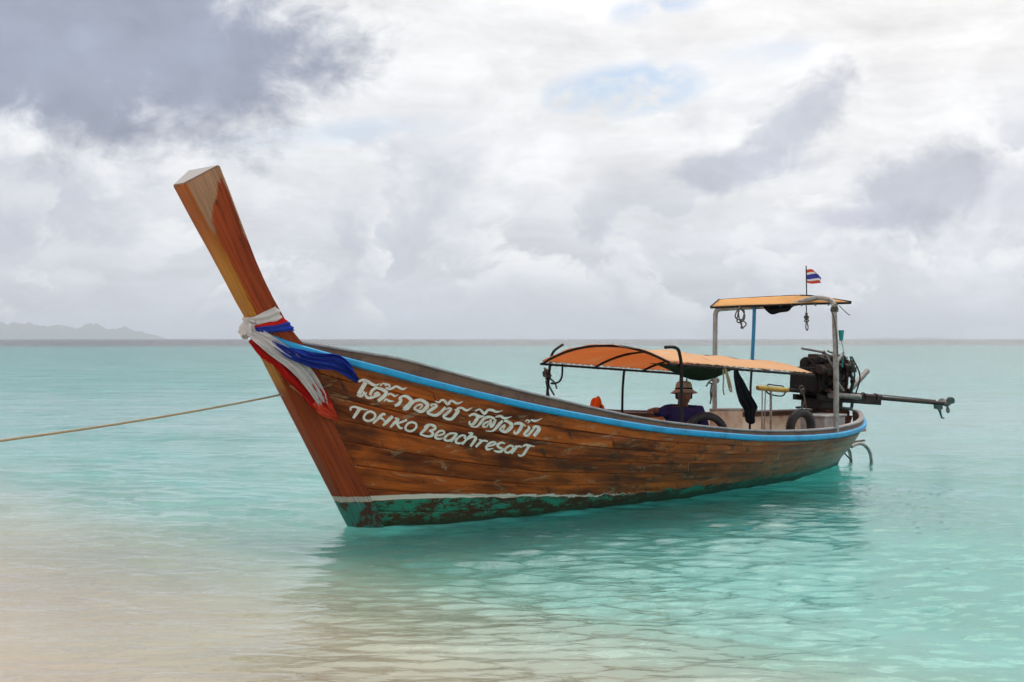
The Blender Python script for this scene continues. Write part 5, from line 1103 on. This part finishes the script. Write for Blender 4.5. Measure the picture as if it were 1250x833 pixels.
for s_ in (1, -1):
    legs.append([(0, 0), (J(.05, .10 * s_, -.01), .088), (J(.40, .16 * s_, .03), .062), (J(.36, .15 * s_, -.16), .052), (J(.38, .15 * s_, -.195), .036), (J(.48, .17 * s_, -.205), .030)])
dR = (fw * .75 + lf * .55).normalized(); sR = (lf * .75 - fw * .55).normalized()
pr, fr = fingers(wrR, dR, sR, Vector((0, 0, -1)), 1); dL = (fw * .9 + lf * .35).normalized(); sL = (lf * .9 - fw * .35).normalized()
pl, fl = fingers(wrL, dL, -sL, Vector((0, 0, -1)), 2)
# palm chains grow from joint index 3 (wrist) of each arm row
pr[0][0] = (1, 3); pl[0][0] = (2, 3)
body = skin_mesh([torso, armR, armL] + legs + pr + pl)
extra = [skin_mesh([f_], 1) for f_ in fr + fl]
# head: an egg with brow, nose, ears and jaw
hc = J(.125, 0, .610); hm = TB(); RH = Matrix((-lf, -fw, up)).transposed() @ Matrix.Rotation(R(-6), 3, 'X')   # local: x his left, -y ahead
vv = []; nu, nv = 28, 20
for i in range(nv + 1):
    th = math.pi * i / nv
    for j in range(nu):
        a = 2 * math.pi * j / nu; x, y, z = math.sin(th) * math.cos(a), math.sin(th) * math.sin(a), math.cos(th)
        jaw = 1 - .30 * max(0, -z) ** 1.3; X_, Y_, Z_ = x * .083 * jaw, y * .103 * (1 - .14 * max(0, -z)), z * .130
        if y < 0 and z < 0: Y_ -= .010 * math.exp(-((x / .35) ** 2)) * (-z)
        front = max(0, -y)
        Y_ -= front * (.022 * math.exp(-(x / .16) ** 2 - ((z + .12) / .20) ** 2) + .008 * math.exp(-((z - .20) / .10) ** 2 - (x / .6) ** 2) + .007 * math.exp(-((z + .47) / .07) ** 2 - (x / .32) ** 2))
        Y_ += front * .010 * (math.exp(-((abs(x) - .36) / .16) ** 2 - ((z - .04) / .10) ** 2))
        vv.append(hc + RH @ Vector((X_, Y_, Z_)))
hm.add(vv, [(i*nu+j, (i+1)*nu+j, (i+1)*nu+(j+1) % nu, i*nu+(j+1) % nu) for i in range(nv) for j in range(nu)])
for s_ in (-1, 1): hm.sphere(hc + RH @ Vector((s_ * .086, .012, -.008)), (.012, .022, .034), 10, 8, rot=RH)
bm = bmesh.new(); bm.from_mesh(body)
for e_ in extra: bm.from_mesh(e_)
me = bpy.data.meshes.new('body'); bm.to_mesh(me); bm.free()
hb = hm.part('head_tmp', m_skin, man, smooth='all'); bm = bmesh.new(); bm.from_mesh(me); bm.from_mesh(hb.data); bpy.data.objects.remove(hb)
bmesh.ops.recalc_face_normals(bm, faces=bm.faces); me2 = bpy.data.meshes.new('body'); bm.to_mesh(me2); bm.free()
me2.materials.clear(); me2.materials.append(m_skin); me2.polygons.foreach_set('use_smooth', [True] * len(me2.polygons)); me2.polygons.foreach_set('material_index', [0] * len(me2.polygons))
ob = bpy.data.objects.new('body', me2); COL.objects.link(ob); ob.parent = man
def garment(name, chains, mat):
    me = skin_mesh(chains); me.materials.clear(); me.materials.append(mat); me.polygons.foreach_set('use_smooth', [True] * len(me.polygons)); me.polygons.foreach_set('material_index', [0] * len(me.polygons))
    o = bpy.data.objects.new(name, me); COL.objects.link(o); o.parent = man; return o
garment('shirt', [[(p + fw * .006, (r_[0] + .028, r_[1] + .030)) for p, r_ in torso[:4]] + [(torso[4][0] + fw * .008, .082)], [(0, 3), (shR, .080), (elR, .060), (elR.lerp(wrR, .80), .044)], [(0, 3), (shL, .080), (elL, .060), (elL.lerp(wrL, .75), .044)]], m_shirt)
garment('trousers', [[(J(0, 0, .06), (.148, .122)), (J(0, 0, -.01), (.15, .12))]] + [[(0, 1)] + [(l[1][0], .102), (l[2][0], .076), (l[3][0] + up * .02, .066)] for l in legs], m_trou)
mb = TB()
mb.lathe(hc + RH @ Vector((0, .006, .040)), [(.150, -.020), (.146, -.014), (.098, .016), (.094, .030), (.090, .070), (.078, .100), (.050, .112), (.0, .114)], 28, RH)
mb.part('hat', m_hat, man, smooth='all', solid=.006)
TB().lathe(hc + RH @ Vector((0, .006, .052)), [(.0985, .0), (.100, .004), (.0985, .022), (.0965, .026)], 28, RH).part('hat_band', m_trou, man, smooth='all')
for s_ in (-1, 1): TB().sphere(hc + RH @ Vector((s_ * .031, -.088, .004)), (.012, .008, .006), 10, 6, rot=RH).part('eye', m_hair, man)
TB().tube([hc + RH @ Vector((x, -.103 + 1.2 * x * x * 8, -.062)) for x in (-.024, -.012, 0, .012, .024)], .0035, 6).part('mouth', m_hair, man)
mb = TB(); rows = []
for t_ in np.linspace(-.30, math.pi + .30, 15): rows.append([hc + RH @ Vector((math.cos(t_) * .088, math.sin(t_) * .108, z)) for z in (.045, .0, -.045)])
mb.grid(rows); mb.part('hair', m_hair, man, smooth='all', solid=.008)

# ------------------------------------------------------------------ far islands and a far boat
m_isl, g, o = material('forested island'); c = g.new('ShaderNodeTexCoord').outputs['Object']
principled(g, o, g.mix(g.noise(c, .004, 6, .6), (.05, .085, .05), (.10, .12, .08)), .9, .2)
def island(x0, x1, dist, prof, label, seed):
    """a ridge of hills between two bearings (given as slopes x/y), with real depth"""
    r_ = np.random.default_rng(seed); n = 90; rows = []
    for j, (dv, hv) in enumerate(((-460, 0.0), (-300, .35), (-150, .75), (0, 1.0), (220, .7), (460, 0.0))):
        row = []
        for i in range(n + 1):
            t = i / n; x = (x0 + (x1 - x0) * t) * dist; h = np.interp(t, *zip(*prof)) * dist
            h *= 1 + .10 * math.sin(t * 37 + j) + .06 * math.sin(t * 83 + 2 * j + seed) + .05 * r_.normal()
            row.append((x, dist + dv, max(0, h * hv) - 2))
        rows.append(row)
    ob = MB().grid(rows).build('island', m_isl, smooth='all'); return tag(ob, label, 'island', kind='structure')
island(-.42, -.275, 13000, [(0, .0085), (.10, .0105), (.22, .0135), (.28, .0118), (.42, .0110), (.52, .0095), (.60, .0112), (.66, .0110), (.74, .0082), (.80, .0088), (.9, .006), (.96, .0035), (1, .0)], 'long low hazy island on the horizon at left', 3)
island(.262, .36, 14500, [(0, 0), (.15, .0006), (.35, .0014), (.5, .0006), (.62, .0016), (.8, .0006), (1, 0)], 'faint island on the horizon right of the engine', 5)

# ------------------------------------------------------------------ sea air between here and the islands
m_haze, g, o = material('sea haze')
pv = g.new('ShaderNodeVolumePrincipled'); pv.inputs['Color'].default_value = (.82, .90, 1.0, 1); pv.inputs['Density'].default_value = .00011; pv.inputs['Anisotropy'].default_value = .2
g.l.new(pv.outputs[0], o.inputs['Volume'])
ob = MB().box((0, 7400, 88), (26000, 15600, 208)).build('haze', m_haze, smooth=False); tag(ob, kind='stuff'); ob.display_type = 'WIRE'
